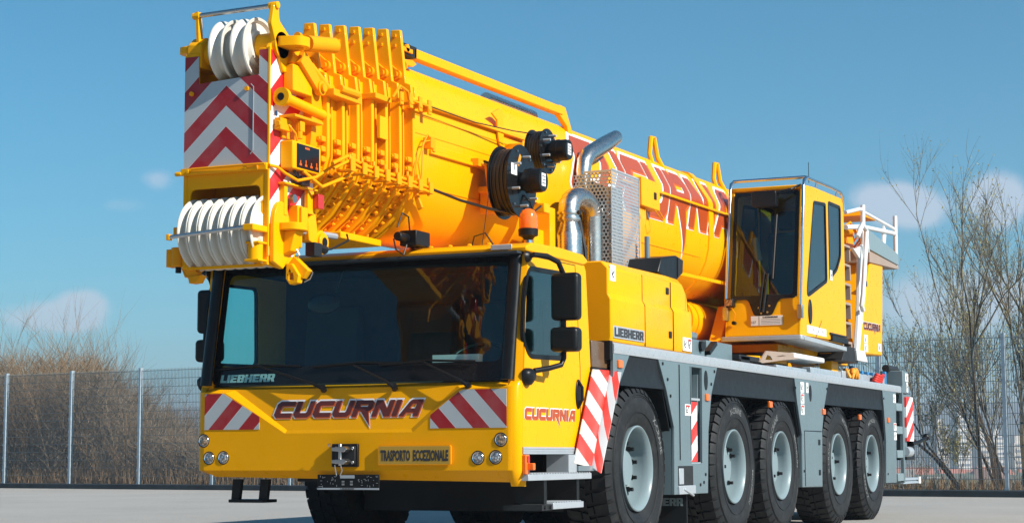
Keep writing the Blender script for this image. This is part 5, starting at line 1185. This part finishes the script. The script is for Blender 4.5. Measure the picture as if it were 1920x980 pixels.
# rating plate, floodlight, toggle clamps, stickers, door handle
b = MB(); b.box(.86, 1.12, FB[0] + .012, FB[0] + .022, 2.205, 2.31); b.build('rating_plate', 'sticker_white', opcab, bevel=.002)
b = MB(); b.box(.765, .85, FB[0] + .012, FB[0] + .022, 2.205, 2.31); b.build('noise_plate', 'sticker_white', opcab)
cyp = FB[0] + .0112
for one in word('LIEBHERR', GB, .90, 1.07, 2.286, 2.304, 0): sheet_obj('letter', [one], lambda u, v, h: Vector((u, cyp, v)), 0, 'sticker_ink', opcab)
font_mesh('plate_text', '107', lambda u, v: (.772 + u, cyp, 2.225 + v), 'sticker_ink', opcab, .05, .03)
b = MB()
for k in range(4): b.box(.88, 1.10, cyp, cyp + .0006, 2.222 + k * .016, 2.225 + k * .016)
b.build('plate_lines', 'sticker_ink', opcab)
b = MB(); b.box(.49, .58, 7.40, 7.50, 2.42, 2.51); b.build('floodlight', 'black_plastic', opcab, bevel=.008)
b = MB(); b.box(.50, .57, 7.394, 7.40, 2.43, 2.50); b.build('floodlight_lens', 'lens_clear_amber', opcab)
b = MB(); b.cyl((.58, 7.45, 2.24), (.58, 7.40, 2.24), .022, 12); b.build('socket', 'black_plastic', opcab); b = MB(); b.tube([(.58, 7.42, 2.27), (.60, 7.41, 2.34), (.56, 7.42, 2.40), (.53, 7.44, 2.42)], .006, 6); b.build('socket_cable', 'yellow_cast', opcab)
b = MB(); pts = [(7.86 + .075 * math.cos(a), 2.37 + .14 * math.sin(a)) for a in [2 * math.pi * k / 18 for k in range(18)]]; b.prism(pts, 'x', CX1, CX1 + .012); b.build('door_handle', 'black_plastic', opcab, bevel=.006)
sticker(7.72, 8.55, 2.13, 2.215, CX1 + .0015, opcab, n=1); sticker(8.78, 8.88, 2.80, 2.92, CX1 + .0035, opcab, n=1)
for y in (7.95, 8.15, 8.35): sticker(y, y + .12, 2.145, 2.205, CX1 + .004, opcab, n=1, seed=3)
# walkway plates
b = MB(); b.prism(rpoly([(.44, 7.36), (1.36, 7.36), (1.36, 7.48), (.44, 7.48)], .03), 'z', 2.035, 2.085); b.build('walkway', 'aluminium', opcab, bevel=.006)
b = MB(); b.loft([[(1.0, y, 2.035 - d), (1.36, y, 2.035 - d), (1.36, y, 2.085 - d), (1.0, y, 2.085 - d)] for y, d in ((7.49, .0), (9.35, .03))]); b.build('walkway', 'aluminium', opcab, bevel=.006)
b = MB(); b.box(1.28, 1.345, 8.75, 9.5, 2.10, 2.16); b.box(1.28, 1.34, 8.7, 9.45, 2.17, 2.19); b.build('door_track', 'black_plastic', opcab)
# ------------------------------------------------------------ counterweight tower, stairs and rails
b = MB(); b.prism([(10.19, 2.02), (10.30, 2.02), (11.42, 2.05), (11.60, 3.44), (10.97, 3.38)], 'x', .75, 1.31); ctw = b.build('counterweight', 'yellow_paint', frame, bevel=.02)
b = MB(); b.box(XL + .15, .74, 10.6, 11.9, 1.95, 3.05); b.build('counterweight_block', 'yellow_paint', frame, bevel=.02)
cf = lambda u, v, h: Vector((1.312 + h, u, v + .02 * (u - 10.3)))
logo('CUCURNIA', 10.42, 11.32, 2.335, 2.425, cf, frame, shear=.1, ow=.006, main='logo_dark_red', drop=(.004, -.005), h0=.001)
sticker(10.42, 10.62, 2.06, 2.16, 1.312, frame, n=1); sticker(10.42, 10.62, 2.17, 2.27, 1.312, frame, n=1); sticker(11.18, 11.34, 2.10, 2.2, 1.312, frame, n=1)
b = MB(); b.box(1.311, 1.316, 10.60, 10.66, 2.88, 2.95); b.build('tower_latch', 'black_plastic', frame)
b = MB(); b.prism([(9.95, 3.30), (10.12, 3.30), (10.60, 3.42), (10.42, 2.62), (10.17, 2.03), (10.02, 2.03), (10.22, 2.62), (10.30, 3.2)], 'x', 1.27, 1.318); b.build('stair_stringer', 'white_paint', frame, bevel=.008)
b = MB(); b.box(.80, 1.25, 9.62, 9.66, 2.05, 3.35); b.build('stair_back', 'beige_paint', frame)
for k in range(6):
    z = 2.12 + k * .235; b = MB(); b.box(.86, 1.27, 9.66, 10.0, z, z + .03); b.box(.86, 1.27, 9.96, 10.0, z - .16, z); b.build('stair_tread', 'beige_paint', frame, bevel=.004)
b = MB(); b.prism([(9.35, 1.90), (9.55, 2.08), (10.15, 2.08), (10.15, 1.90)], 'x', .9, 1.30); b.build('stair_foot', 'dark_steel', frame, bevel=.006)
b = MB(); b.prism([(9.98, 2.06), (10.40, 2.06), (10.55, 1.93), (10.02, 1.93)], 'x', 1.26, 1.325); b.build('stair_foot', 'white_paint', frame, bevel=.006)
b = MB(); b.prism([(10.75, 3.34), (12.42, 3.30), (12.42, 3.26), (10.75, 3.20)], 'x', .55, 1.33); b.build('platform', 'beige_paint', frame)
b = MB(); b.prism([(10.60, 3.62), (12.42, 3.46), (12.42, 3.31), (10.72, 3.36)], 'x', 1.30, 1.335); b.build('platform_edge', 'rim_grey', frame, bevel=.006)
def wrail(path, r_=.024): 
    b = MB(); b.tube(path, r_, 8); return b.build('handrail', 'white_paint', frame, smooth=60)
wrail([(1.30, 9.68, 3.70), (1.30, 10.4, 3.83), (1.30, 10.55, 3.84)]); wrail([(1.30, 9.68, 3.52), (1.30, 10.5, 3.62), (1.30, 12.4, 3.74)], .03); wrail([(1.30, 10.55, 3.40), (1.30, 10.58, 3.90)], .03)
wrail([(1.30, 12.40, 3.30), (1.30, 12.42, 3.98)], .03); wrail([(1.30, 10.60, 3.82), (1.30, 12.40, 3.80)], .02); wrail([(.85, 9.70, 3.40), (.85, 9.70, 3.85), (.85, 10.4, 3.95)], .02)
wrail([(1.34, 10.10, 3.45), (1.37, 10.25, 3.62), (1.38, 10.40, 3.55), (1.38, 10.33, 3.30), (1.38, 10.15, 2.75), (1.37, 10.10, 2.60), (1.36, 10.2, 2.55)], .03)
wrail([(1.34, 10.52, 3.30), (1.38, 10.45, 3.30), (1.38, 10.40, 3.45)], .025)
b = MB(); b.prism([(11.60, 3.32), (11.70, 3.32), (11.90, 3.72), (11.75, 3.78)], 'x', 1.28, 1.30); b.build('rail_plate', 'white_paint', frame)
# winch and hydraulic parts behind the cab
b = MB(); b.cyl((.30, 11.1, 3.52), (1.0, 11.1, 3.52), .20, 20); b.build('winch', 'yellow_cast', frame, smooth=40)
b = MB(); b.prism([(11.55, 3.9), (12.35, 3.92), (12.40, 3.98), (11.60, 3.98)], 'x', .45, 1.05); b.build('winch_cover', 'yellow_cast', frame, bevel=.01)
rng = random.Random(12)
for k in range(9):
    yy = 9.9 + rng.random() * 2.2; zz_ = 3.45 + rng.random() * .3; xx = .5 + rng.random() * .6
    b = MB(); b.cyl((xx, yy, zz_), (xx + .12, yy + .05, zz_), .05 + rng.random() * .04, 12); b.tube([(xx, yy, zz_), (xx + .1, yy + .2, zz_ + .12), (xx + .15, yy + .35, zz_ - .05), (xx, yy + .45, zz_ - .2)], .016, 6); b.build('hydraulic_valve', 'yellow_cast', frame, smooth=40)

# ------------------------------------------------------------ loose things lying on the deck
lad = empty('aluminium_ladder', (1.05, 11.2, 1.70)); tag(lad, 'short aluminium ladder with blue plastic end caps lying on the crane deck', 'ladder')
def loc(b, o): b.v = [(v[0] - o[0], v[1] - o[1], v[2] - o[2]) for v in b.v]; return b
L0 = (1.05, 11.2, 1.70)
for x in (.92, 1.16):
    b = loc(MB().box(x, x + .03, 10.35, 12.05, 1.702, 1.80), L0); b.build('stile', 'galvanised', lad, bevel=.004)
    for y in (10.28, 12.05):
        b = loc(MB().box(x - .01, x + .04, y, y + .07, 1.701, 1.88), L0); b.build('end_cap', 'blue_plastic', lad, bevel=.006)
for k in range(6):
    b = loc(MB().box(.95, 1.16, 10.5 + k * .27, 10.53 + k * .27, 1.74, 1.77), L0); b.build('rung', 'galvanised', lad)
    b = loc(MB().box(1.155, 1.20, 10.46 + k * .29, 10.54 + k * .29, 1.80, 1.835), L0); b.build('clip', 'blue_plastic', lad)
b = MB(); rng = random.Random(2)
for k in range(4): b.tube([(.04 * math.cos(a) + .01 * k, .17 * math.sin(a) * (1 - .05 * k), .02 + .025 * k + .01 * math.sin(3 * a)) for a in [2 * math.pi * j / 16 for j in range(17)]], .02, 6)
o = b.build('red_strap', 'red_strap', None, smooth=60); o.location = (1.25, 11.35, 1.70); tag(o, 'red lashing strap bundled on the deck beside the ladder', 'strap')
b = MB()
for k in range(4): b.tube([(.05 * math.cos(a), .05 * math.sin(a) + .075 * k, .07 + .06 * math.sin(a * 2 + k)) for a in [2 * math.pi * j / 12 for j in range(13)]], .024, 6)
o = b.build('orange_rope', 'orange_rope', None, smooth=60); o.location = (1.22, 10.0, 1.70); tag(o, 'small coil of orange rope lying on the crane deck', 'rope')
# ============================================================ ground
FA, FBp = Vector((-28.35, 27.59, 0)), Vector((5.84, 22.27, 0))
fd = (FBp - FA).normalized(); fn_ = Vector((-fd.y, fd.x, 0))            # fn_ points away from the crane
def gpoint(s, t_, z=0.): 
    p = FA + fd * s + fn_ * t_; return (p.x, p.y, z)
me = MB()
SX = [-300, -60, 120, 500]; 
me.add([gpoint(-400, .35), gpoint(500, .35), gpoint(500, -600), gpoint(-400, -600)], [(0, 1, 2, 3)])
g = me.build('ground', 'asphalt', None, smooth=0); tag(g, kind='structure')
# bank and valley beyond the fence: level by the fence, then dropping away to the plain with the town
me = MB(); nu, nv_ = 60, 24
vs = []; rng = random.Random(21)
tt = [.35, 2, 5, 9, 14, 20, 28, 40, 60, 90, 140, 220, 340, 520, 760, 1100, 1600, 2400, 3600, 5200]
def bank(s, t_):
    left = max(0., min(1., (34 - s) / 30))
    z = -.05 - .0 * t_
    if t_ > 9: z -= (1 - left * .6) * min(14, (t_ - 9) * .22)
    z += left * min(.5, max(0, t_ - 1) * .06)
    return z
sxs = [-3000, -1200, -500, -200, -90, -50, -25] + [-10 + 4 * k for k in range(24)] + [120, 180, 320, 700, 1500, 3000]
for t_ in tt:
    for s_ in sxs: vs.append(gpoint(s_, t_, bank(s_, t_) + (rng.uniform(-.12, .12) if 1 < t_ < 60 else 0)))
nn = len(sxs)
fs = [(i * nn + j, i * nn + j + 1, (i + 1) * nn + j + 1, (i + 1) * nn + j) for i in range(len(tt) - 1) for j in range(nn - 1)]
near = [f for f in fs if f[0] // nn < 9]; far = [f for f in fs if f[0] // nn >= 9]
me.add(vs, near); o = me.build('bank', 'scrub_ground', None, smooth=60); tag(o, kind='structure')
me = MB(); me.add(vs, far); o = me.build('terrain', 'valley_ground', None, smooth=60); tag(o, kind='structure')
# kerb under the fence
b = MB(); k0, k1 = gpoint(-20, -.12), gpoint(75, -.12)
c_ = (Vector(gpoint(-20, 0)) + Vector(gpoint(75, 0))) / 2
b.obox((c_.x, c_.y, .055), fd, fn_, (0, 0, 1), 47.5, .14, .075); o = b.build('kerb', 'kerb_dark', None, bevel=.02); tag(o, kind='structure')

# ============================================================ fence
fence = empty('mesh_fence', FA, size=1); tag(fence, 'galvanised wire mesh fence with tall square posts behind the crane', 'fence')

PITCH = (FBp - FA).length / 14; FH = 3.02
pb = MB(); pb.box(-.035, .035, -.05, .05, -.05, FH + .03)
for k in range(9): pb.box(-.045, .045, -.062, -.05, .12 + k * .33, .17 + k * .33)
pm = None; wm_ = None
ang = math.atan2(fd.y, fd.x)
def wire_panel():
    b = MB(); L = PITCH - .06; nv = 50; nz = 15
    for i in range(nv + 1):
        x = .04 + L * i / nv; b.box(x - .0042, x + .0042, -.004, .004, .12, FH)
    for k in range(nz):
        z = .13 + (FH - .18) * k / (nz - 1)
        for yy in (-.010, .010): b.box(.02, .02 + L + .03, yy - .004, yy + .004, z - .005, z + .005)
    return b
for k in range(15):
    p = Vector((PITCH * k, 0, 0)); q = Vector((fd.x * p.x, fd.y * p.x, 0))
    if pm is None: pm = pb.build('post', 'galvanised', fence); o = pm
    else: o = share(pm, fence)
    o.location = q; o.rotation_euler = (0, 0, ang)
    if k < 14:
        if wm_ is None: wm_ = wire_panel().build('wire_panel', 'wire_green', fence, smooth=0); o = wm_
        else: o = share(wm_, fence)
        o.location = q; o.rotation_euler = (0, 0, ang)

# ============================================================ bushes and trees
def branchy(rng, base, h, n_stems, spread, depth=3, r0=.03, up_=.75, twigs=4, sides=4, leaf=None, lean=(0, 0), outw=(.35, .8)):
    """stems that fork into finer branches; returns (stems, twigs, tip points)"""
    st, tw, tips = MB(), MB(), []
    def grow(p, d, L, r_, lev, mb):
        n = 4 if lev == 0 else 3; pts = [p]; cur = p.copy(); dd = d.copy()
        for k in range(n):
            dd = (dd + Vector((rng.gauss(0, .13), rng.gauss(0, .13), rng.gauss(.04, .06)))).normalized(); cur = cur + dd * L / n; pts.append(cur.copy())
        mb.tube(pts, r_, sides if lev == 0 else 3, [1 - .72 * k / n for k in range(n + 1)])
        if lev >= 2: tips.append((pts, dd))
        if lev < depth:
            for c_ in range(twigs if lev < depth - 1 else twigs + 1):
                t_ = rng.uniform(.25, 1.0) * n; i = min(int(t_), n - 1); q = pts[i].lerp(pts[i + 1], t_ - i)
                a = rng.uniform(0, 6.283); side_ = Vector((math.cos(a), math.sin(a), 0))
                nd = (dd * (up_ + .15) + side_ * rng.uniform(*outw) + Vector((0, 0, .25))).normalized()
                grow(q, nd, L * rng.uniform(.38, .62), max(r_ * .45, .0035), lev + 1, tw if lev >= 0 else mb)
    for k in range(n_stems):
        a = rng.uniform(0, 6.283); o_ = Vector((math.cos(a), math.sin(a), 0)) * rng.uniform(0, spread * .3)
        d = Vector((math.cos(a) * spread * rng.uniform(.1, .35) / 1.0 + lean[0], math.sin(a) * spread * rng.uniform(.1, .35) + lean[1], 1)).normalized()
        grow(Vector(base) * 0 + o_, d, h * rng.uniform(.6, 1.0), r0 * rng.uniform(.6, 1.1), 0, st)
    return st, tw, tips
def plant(name, label, cat, s_, t_, h, n_stems, spread, seed, stem_m, twig_m, group=None, leaf=None, depth=3, r0=.03, twigs=4, lean=(0, 0), outw=(.35, .8)):
    rng = random.Random(seed); z = bank(s_, t_) - .05
    e = empty(name, gpoint(s_, t_, z), size=.5); tag(e, label, cat, group)
    st, tw, tips = branchy(rng, (0, 0, 0), h, n_stems, spread, depth, r0, twigs=twigs, lean=lean, outw=outw)
    st.build('trunk', stem_m, e, smooth=0, recalc=False); tw.build('crown', twig_m, e, smooth=0, recalc=False)
    if leaf:
        b = MB()
        for pts, dd in tips:
            for q in pts[1:]:
                if rng.random() < leaf[0]:
                    c_ = q + Vector((rng.gauss(0, .02), rng.gauss(0, .02), rng.gauss(0, .02))); u_ = Vector((rng.gauss(0, 1), rng.gauss(0, 1), rng.gauss(0, 1))).normalized(); v_ = u_.orthogonal().normalized(); L = leaf[1] * rng.uniform(.6, 1.4)
                    b.add([c_ - u_ * L, c_ + v_ * L * .45, c_ + u_ * L, c_ - v_ * L * .45], [(0, 1, 2, 3)])
        tag(b.build('buds', leaf[2], e, smooth=0, recalc=False), kind='stuff')
    return e
# bare bushes along the fence: thick on the far side of the fence at its bushy end, thin saplings at the other
rng = random.Random(77)
for k in range(30):
    t_ = rng.uniform(1.0, 7.5); s_ = 1.5 + k * .33 + rng.uniform(-.3, .3) - .95 * t_ + (1 if k < 3 else 0); f = max(0, min(1, 1 - (s_ + .95 * t_ - 5.5) / 4.0))
    h = (1.0 + 2.3 * f) * rng.uniform(.75, 1.1); kind = k % 3
    big = 'tall' if h > 2.6 else ('waist-high' if h < 1.3 else 'middling'); where = 'close behind the fence wires' if t_ < 3 else ('well back from the fence' if t_ > 5.5 else 'a few steps behind the fence')
    lab = '%s bare %s bush %s' % (big, ('brown', 'grey', 'grey-stemmed brown')[kind], where)
    plant('bare_bush', lab, 'bush', s_, t_, h, rng.randint(6, 9), 1.4, 100 + k, ('twig_brown', 'twig_grey', 'twig_grey')[kind], ('twig_brown', 'twig_grey', 'twig_brown')[kind], 'bare bushes: ' + lab, depth=2, r0=.022, twigs=8)
for k in range(7):
    s_ = 22.5 + k * 1.5 + rng.uniform(-.5, .5); t_ = rng.uniform(1.0, 4)
    plant('bare_bush', 'thin low bush with sparse twigs behind the fence near the slender trees', 'bush', s_, t_, rng.uniform(.7, 1.2), 5, 1.2, 300 + k, 'twig_brown', 'twig_grey', 'thin low bushes by the trees', depth=2, r0=.012, twigs=5)
def vpos(x, dist):
    d = fw + r2 * (x - 960) / fpx; d.z = 0; d.normalize(); return CAMLOC.xy + Vector((d.x, d.y)) * dist
def st_of(x, dist):
    p = vpos(x, dist) - FA.xy; return p.dot(fd.xy), p.dot(fn_.xy)
TREES = [(1866, 39, 5.0, 4, .6, 11, .045, 'tall budding tree with several upright stems behind the fence', (-.04, 0)),
         (1812, 38.5, 4.2, 3, .8, 12, .04, 'budding sapling whose bare trunk leans towards the crane', (-.40, -.05)),
         (1912, 40, 5.0, 4, .5, 13, .045, 'tall pale-barked budding tree standing next to the several-stemmed one', (-.02, 0)),
         (1770, 40, 1.6, 3, .9, 14, .014, 'small twiggy sapling behind the fence close to the crane tail', (-.1, 0)),
         (1900, 42, 4.0, 5, 1.2, 15, .022, 'many-stemmed budding tree spreading behind the tall ones', (-.32, 0))]
for x_, dist, h, ns, sp2_, seed, r0, lab, lean in TREES:
    s_, t_ = st_of(x_, dist)
    plant('budding_tree', lab, 'tree', s_, t_, h, ns, sp2_, seed, 'bark' if seed != 13 else 'bark_pale', 'bark_pale', 'slender trees behind the fence', leaf=(.6, .026, 'bud_green'), depth=3, r0=r0 * 1.35, twigs=6, lean=lean, outw=(.22, .55))
# dry grass and leaf litter on the bank: nobody could count it
b = MB(); rng = random.Random(4)
for k in range(26000):
    if rng.random() < .6: s_ = rng.uniform(-5, 13); t_ = .3 + abs(rng.gauss(0, 3.5))
    else: s_ = rng.uniform(20, 38); t_ = .3 + abs(rng.gauss(0, 3.0))
    if t_ > 12: continue
    p = Vector(gpoint(s_, t_, bank(s_, t_) - .04)); h = rng.uniform(.12, .5) * (1.5 if s_ < 15 else .9); a = rng.uniform(0, 6.28); w_ = rng.uniform(.006, .014)
    dx = Vector((math.cos(a), math.sin(a), 0)); tip = p + Vector((rng.gauss(0, .12), rng.gauss(0, .12), h)); mid = p.lerp(tip, .5) + dx * .03
    b.add([p - dx * w_, p + dx * w_, mid + dx * w_ * .7, mid - dx * w_ * .7, tip], [(0, 1, 2, 3), (3, 2, 4)])
o = b.build('dry_grass', 'twig_brown', None, smooth=0, recalc=False); tag(o, 'dry straw-coloured grass on the bank behind the fence', 'grass', kind='stuff')
# dense brush mass at the bushy end
b = MB()
for k in range(34000):
    t_ = rng.uniform(1.0, 9); s_ = rng.uniform(.5, 14) - .95 * t_; f = max(0, min(1, 1 - (s_ + .95 * t_ - 5) / 4.5))
    h0 = rng.uniform(0, 1) ** .8 * (.8 + 2.3 * f) * (1 + .15 * math.sin(s_ * 1.7)); p = Vector(gpoint(s_, t_, bank(s_, t_) + h0))
    d = Vector((rng.gauss(0, .5), rng.gauss(0, .5), rng.uniform(.2, 1))).normalized(); L = rng.uniform(.25, .8)
    q = p + d * L; sd = d.orthogonal().normalized() * rng.uniform(.004, .010)
    m_ = p.lerp(q, .5) + Vector((rng.gauss(0, .05), rng.gauss(0, .05), 0))
    b.add([p - sd, p + sd, m_ + sd * .8, m_ - sd * .8, q], [(0, 1, 2, 3), (3, 2, 4)])
o = b.build('brushwood', 'twig_grey', None, smooth=0, recalc=False); tag(o, 'dense tangle of dead brushwood filling the bank behind the fence', 'brushwood', kind='stuff')

# ============================================================ the town in the valley and the hills behind it
VZ = -14
rh = Vector((r2.x, r2.y, 0)).normalized(); fh = Vector((-rh.y, rh.x, 0))
def building(name, label, x, dist, w_, h, m_, roof=None, floors=8, cols=4, ang=0.):
    dist *= .6; w_ *= .6; h *= .6; p = vpos(x, dist); zb = bank(120, dist) - .5; e = empty(name, (p.x, p.y, zb), size=5); e.rotation_euler = (0, 0, math.atan2(rh.y, rh.x) + ang); tag(e, label, 'building', label)
    dp = w_ * .8; b = MB(); b.box(-w_ / 2, w_ / 2, -dp / 2, dp / 2, 0, h); b.build('wall', m_, e)
    fl = h / floors; cw = w_ / cols
    for i in range(floors):
        b = MB(); b.box(-w_ / 2 + cw * .15, w_ / 2 - cw * .15, -dp / 2 - .05, -dp / 2 + .05, i * fl + fl * .35, i * fl + fl * .78)
        b.build('window_band', 'far_window', e)
    b = MB()
    if roof: b.prism([(-dp / 2 - .5, h + .05), (dp / 2 + .5, h + .05), (0, h + w_ * .28)], 'x', -w_ / 2 - .4, w_ / 2 + .4); b.build('roof', roof, e)
    else: b.box(-w_ * .25, w_ * .2, -dp * .2, dp * .25, h + .01, h + 3); b.build('roof_house', m_, e)
for a in ((1738, 1300, 8, 36, 'far_white', 11, 'low white tower block beside a taller grey concrete one'), (1752, 1250, 9, 44, 'far_concrete', 13, 'tall grey concrete tower block beside a lower white one'),
          (1790, 1200, 10, 48, 'far_white', 14, 'tallest white tower block of the town, next to a pinkish tower'), (1803, 1350, 9, 44, 'far_pink', 13, 'pinkish tower block half behind the tallest white tower'),
          (1828, 1230, 9, 36, 'far_concrete', 10, 'grey concrete tower block between a pinkish and a white tower'), (1855, 1280, 9, 38, 'far_white', 11, 'white tower block standing between two grey concrete towers'), (1895, 1250, 11, 33, 'far_concrete', 9, 'broad squat grey concrete block at the end of the tower row')):
    building('tower_block', a[6], a[0], a[1], a[2], a[3], a[4], None, a[5], 3, .4)
rng = random.Random(31)
for k in range(26):
    x = 1660 + k * 11 + rng.uniform(-5, 5); dist = rng.uniform(700, 1150)
    m_ = rng.choice(['far_white', 'far_concrete', 'far_pink']); rf = rng.choice(['far_roof', None, 'far_roof'])
    w_, h_ = rng.uniform(9, 20), rng.uniform(7, 15)
    lab = '%s %s %s in the hazy town' % ('wide' if w_ > 14.5 else 'narrow', {'far_white': 'white', 'far_concrete': 'grey', 'far_pink': 'pink'}[m_], {'far_roof': 'house with a red tiled roof', None: 'house with a flat roof'}[rf])
    building('town_house', lab, x, dist, w_, h_, m_, rf, 3, 4, rng.uniform(-.5, .5))
# ridge of hills all along the far side of the valley
b = MB(); vs = []; rng = random.Random(8)
az0 = math.atan2(fw.x, fw.y); N = 90
ph = [rng.uniform(0, 6.28) for _ in range(6)]
for i in range(N + 1):
    a = az0 - 2.0 + 4.0 * i / N
    n_ = sum(math.sin(a * f_ + ph[j]) / (j + 1) for j, f_ in enumerate((3, 7, 13, 29, 53, 90)))
    for j, (d, hh) in enumerate(((1300, -16), (1550, 12), (1800, 38), (2100, 60), (2500, 56), (3000, -20))):
        vs.append((CAMLOC.x + math.sin(a) * d, CAMLOC.y + math.cos(a) * d, hh * (1 + .16 * n_) if hh > 0 else hh))
b.add(vs, [(i * 6 + j, i * 6 + j + 1, (i + 1) * 6 + j + 1, (i + 1) * 6 + j) for i in range(N) for j in range(5)])
o = b.build('hills', 'hill_wood', None, smooth=60); tag(o, kind='structure')
# unseen hall added behind the camera: cuts low sky light, darkens the glass reflections
hall = empty('sky_blocker_hall', (10, -52, 0), size=4); tag(hall, 'unseen dark hall added behind the camera to block low sky and darken reflections', 'hall')
b = MB(); b.box(-60, 60, -20, 0, -.02, 11); b.build('wall', 'blocker_cladding', hall)
b = MB(); b.prism([(-20.4, 11.01), (.4, 11.01), (-10, 12.6)], 'x', -60.4, 60.4); b.build('roof', 'blocker_cladding', hall)
for k in range(12):
    b = MB(); b.box(-57 + k * 10, -52 + k * 10, .003, .06, .0, 5); b.build('door', 'blocker_pale', hall)
    b = MB(); b.box(-58 + k * 10, -50 + k * 10, .003, .05, 7.6, 9); b.build('window_band', 'far_window', hall)
# the air between
b = MB(); b.box(-5400, 5400, -5400, 5400, -22, 90); hz = b.build('haze', 'asphalt', None, smooth=0); tag(hz, kind='stuff')
m = bpy.data.materials.new('haze'); m.use_nodes = True; t = m.node_tree; t.nodes.clear(); o_ = t.nodes.new('ShaderNodeOutputMaterial'); pv = t.nodes.new('ShaderNodeVolumePrincipled')
pv.inputs['Color'].default_value = (.80, .88, 1.0, 1); pv.inputs['Density'].default_value = .00065; pv.inputs['Anisotropy'].default_value = .2
t.links.new(pv.outputs[0], o_.inputs['Volume']); hz.data.materials.clear(); hz.data.materials.append(m)
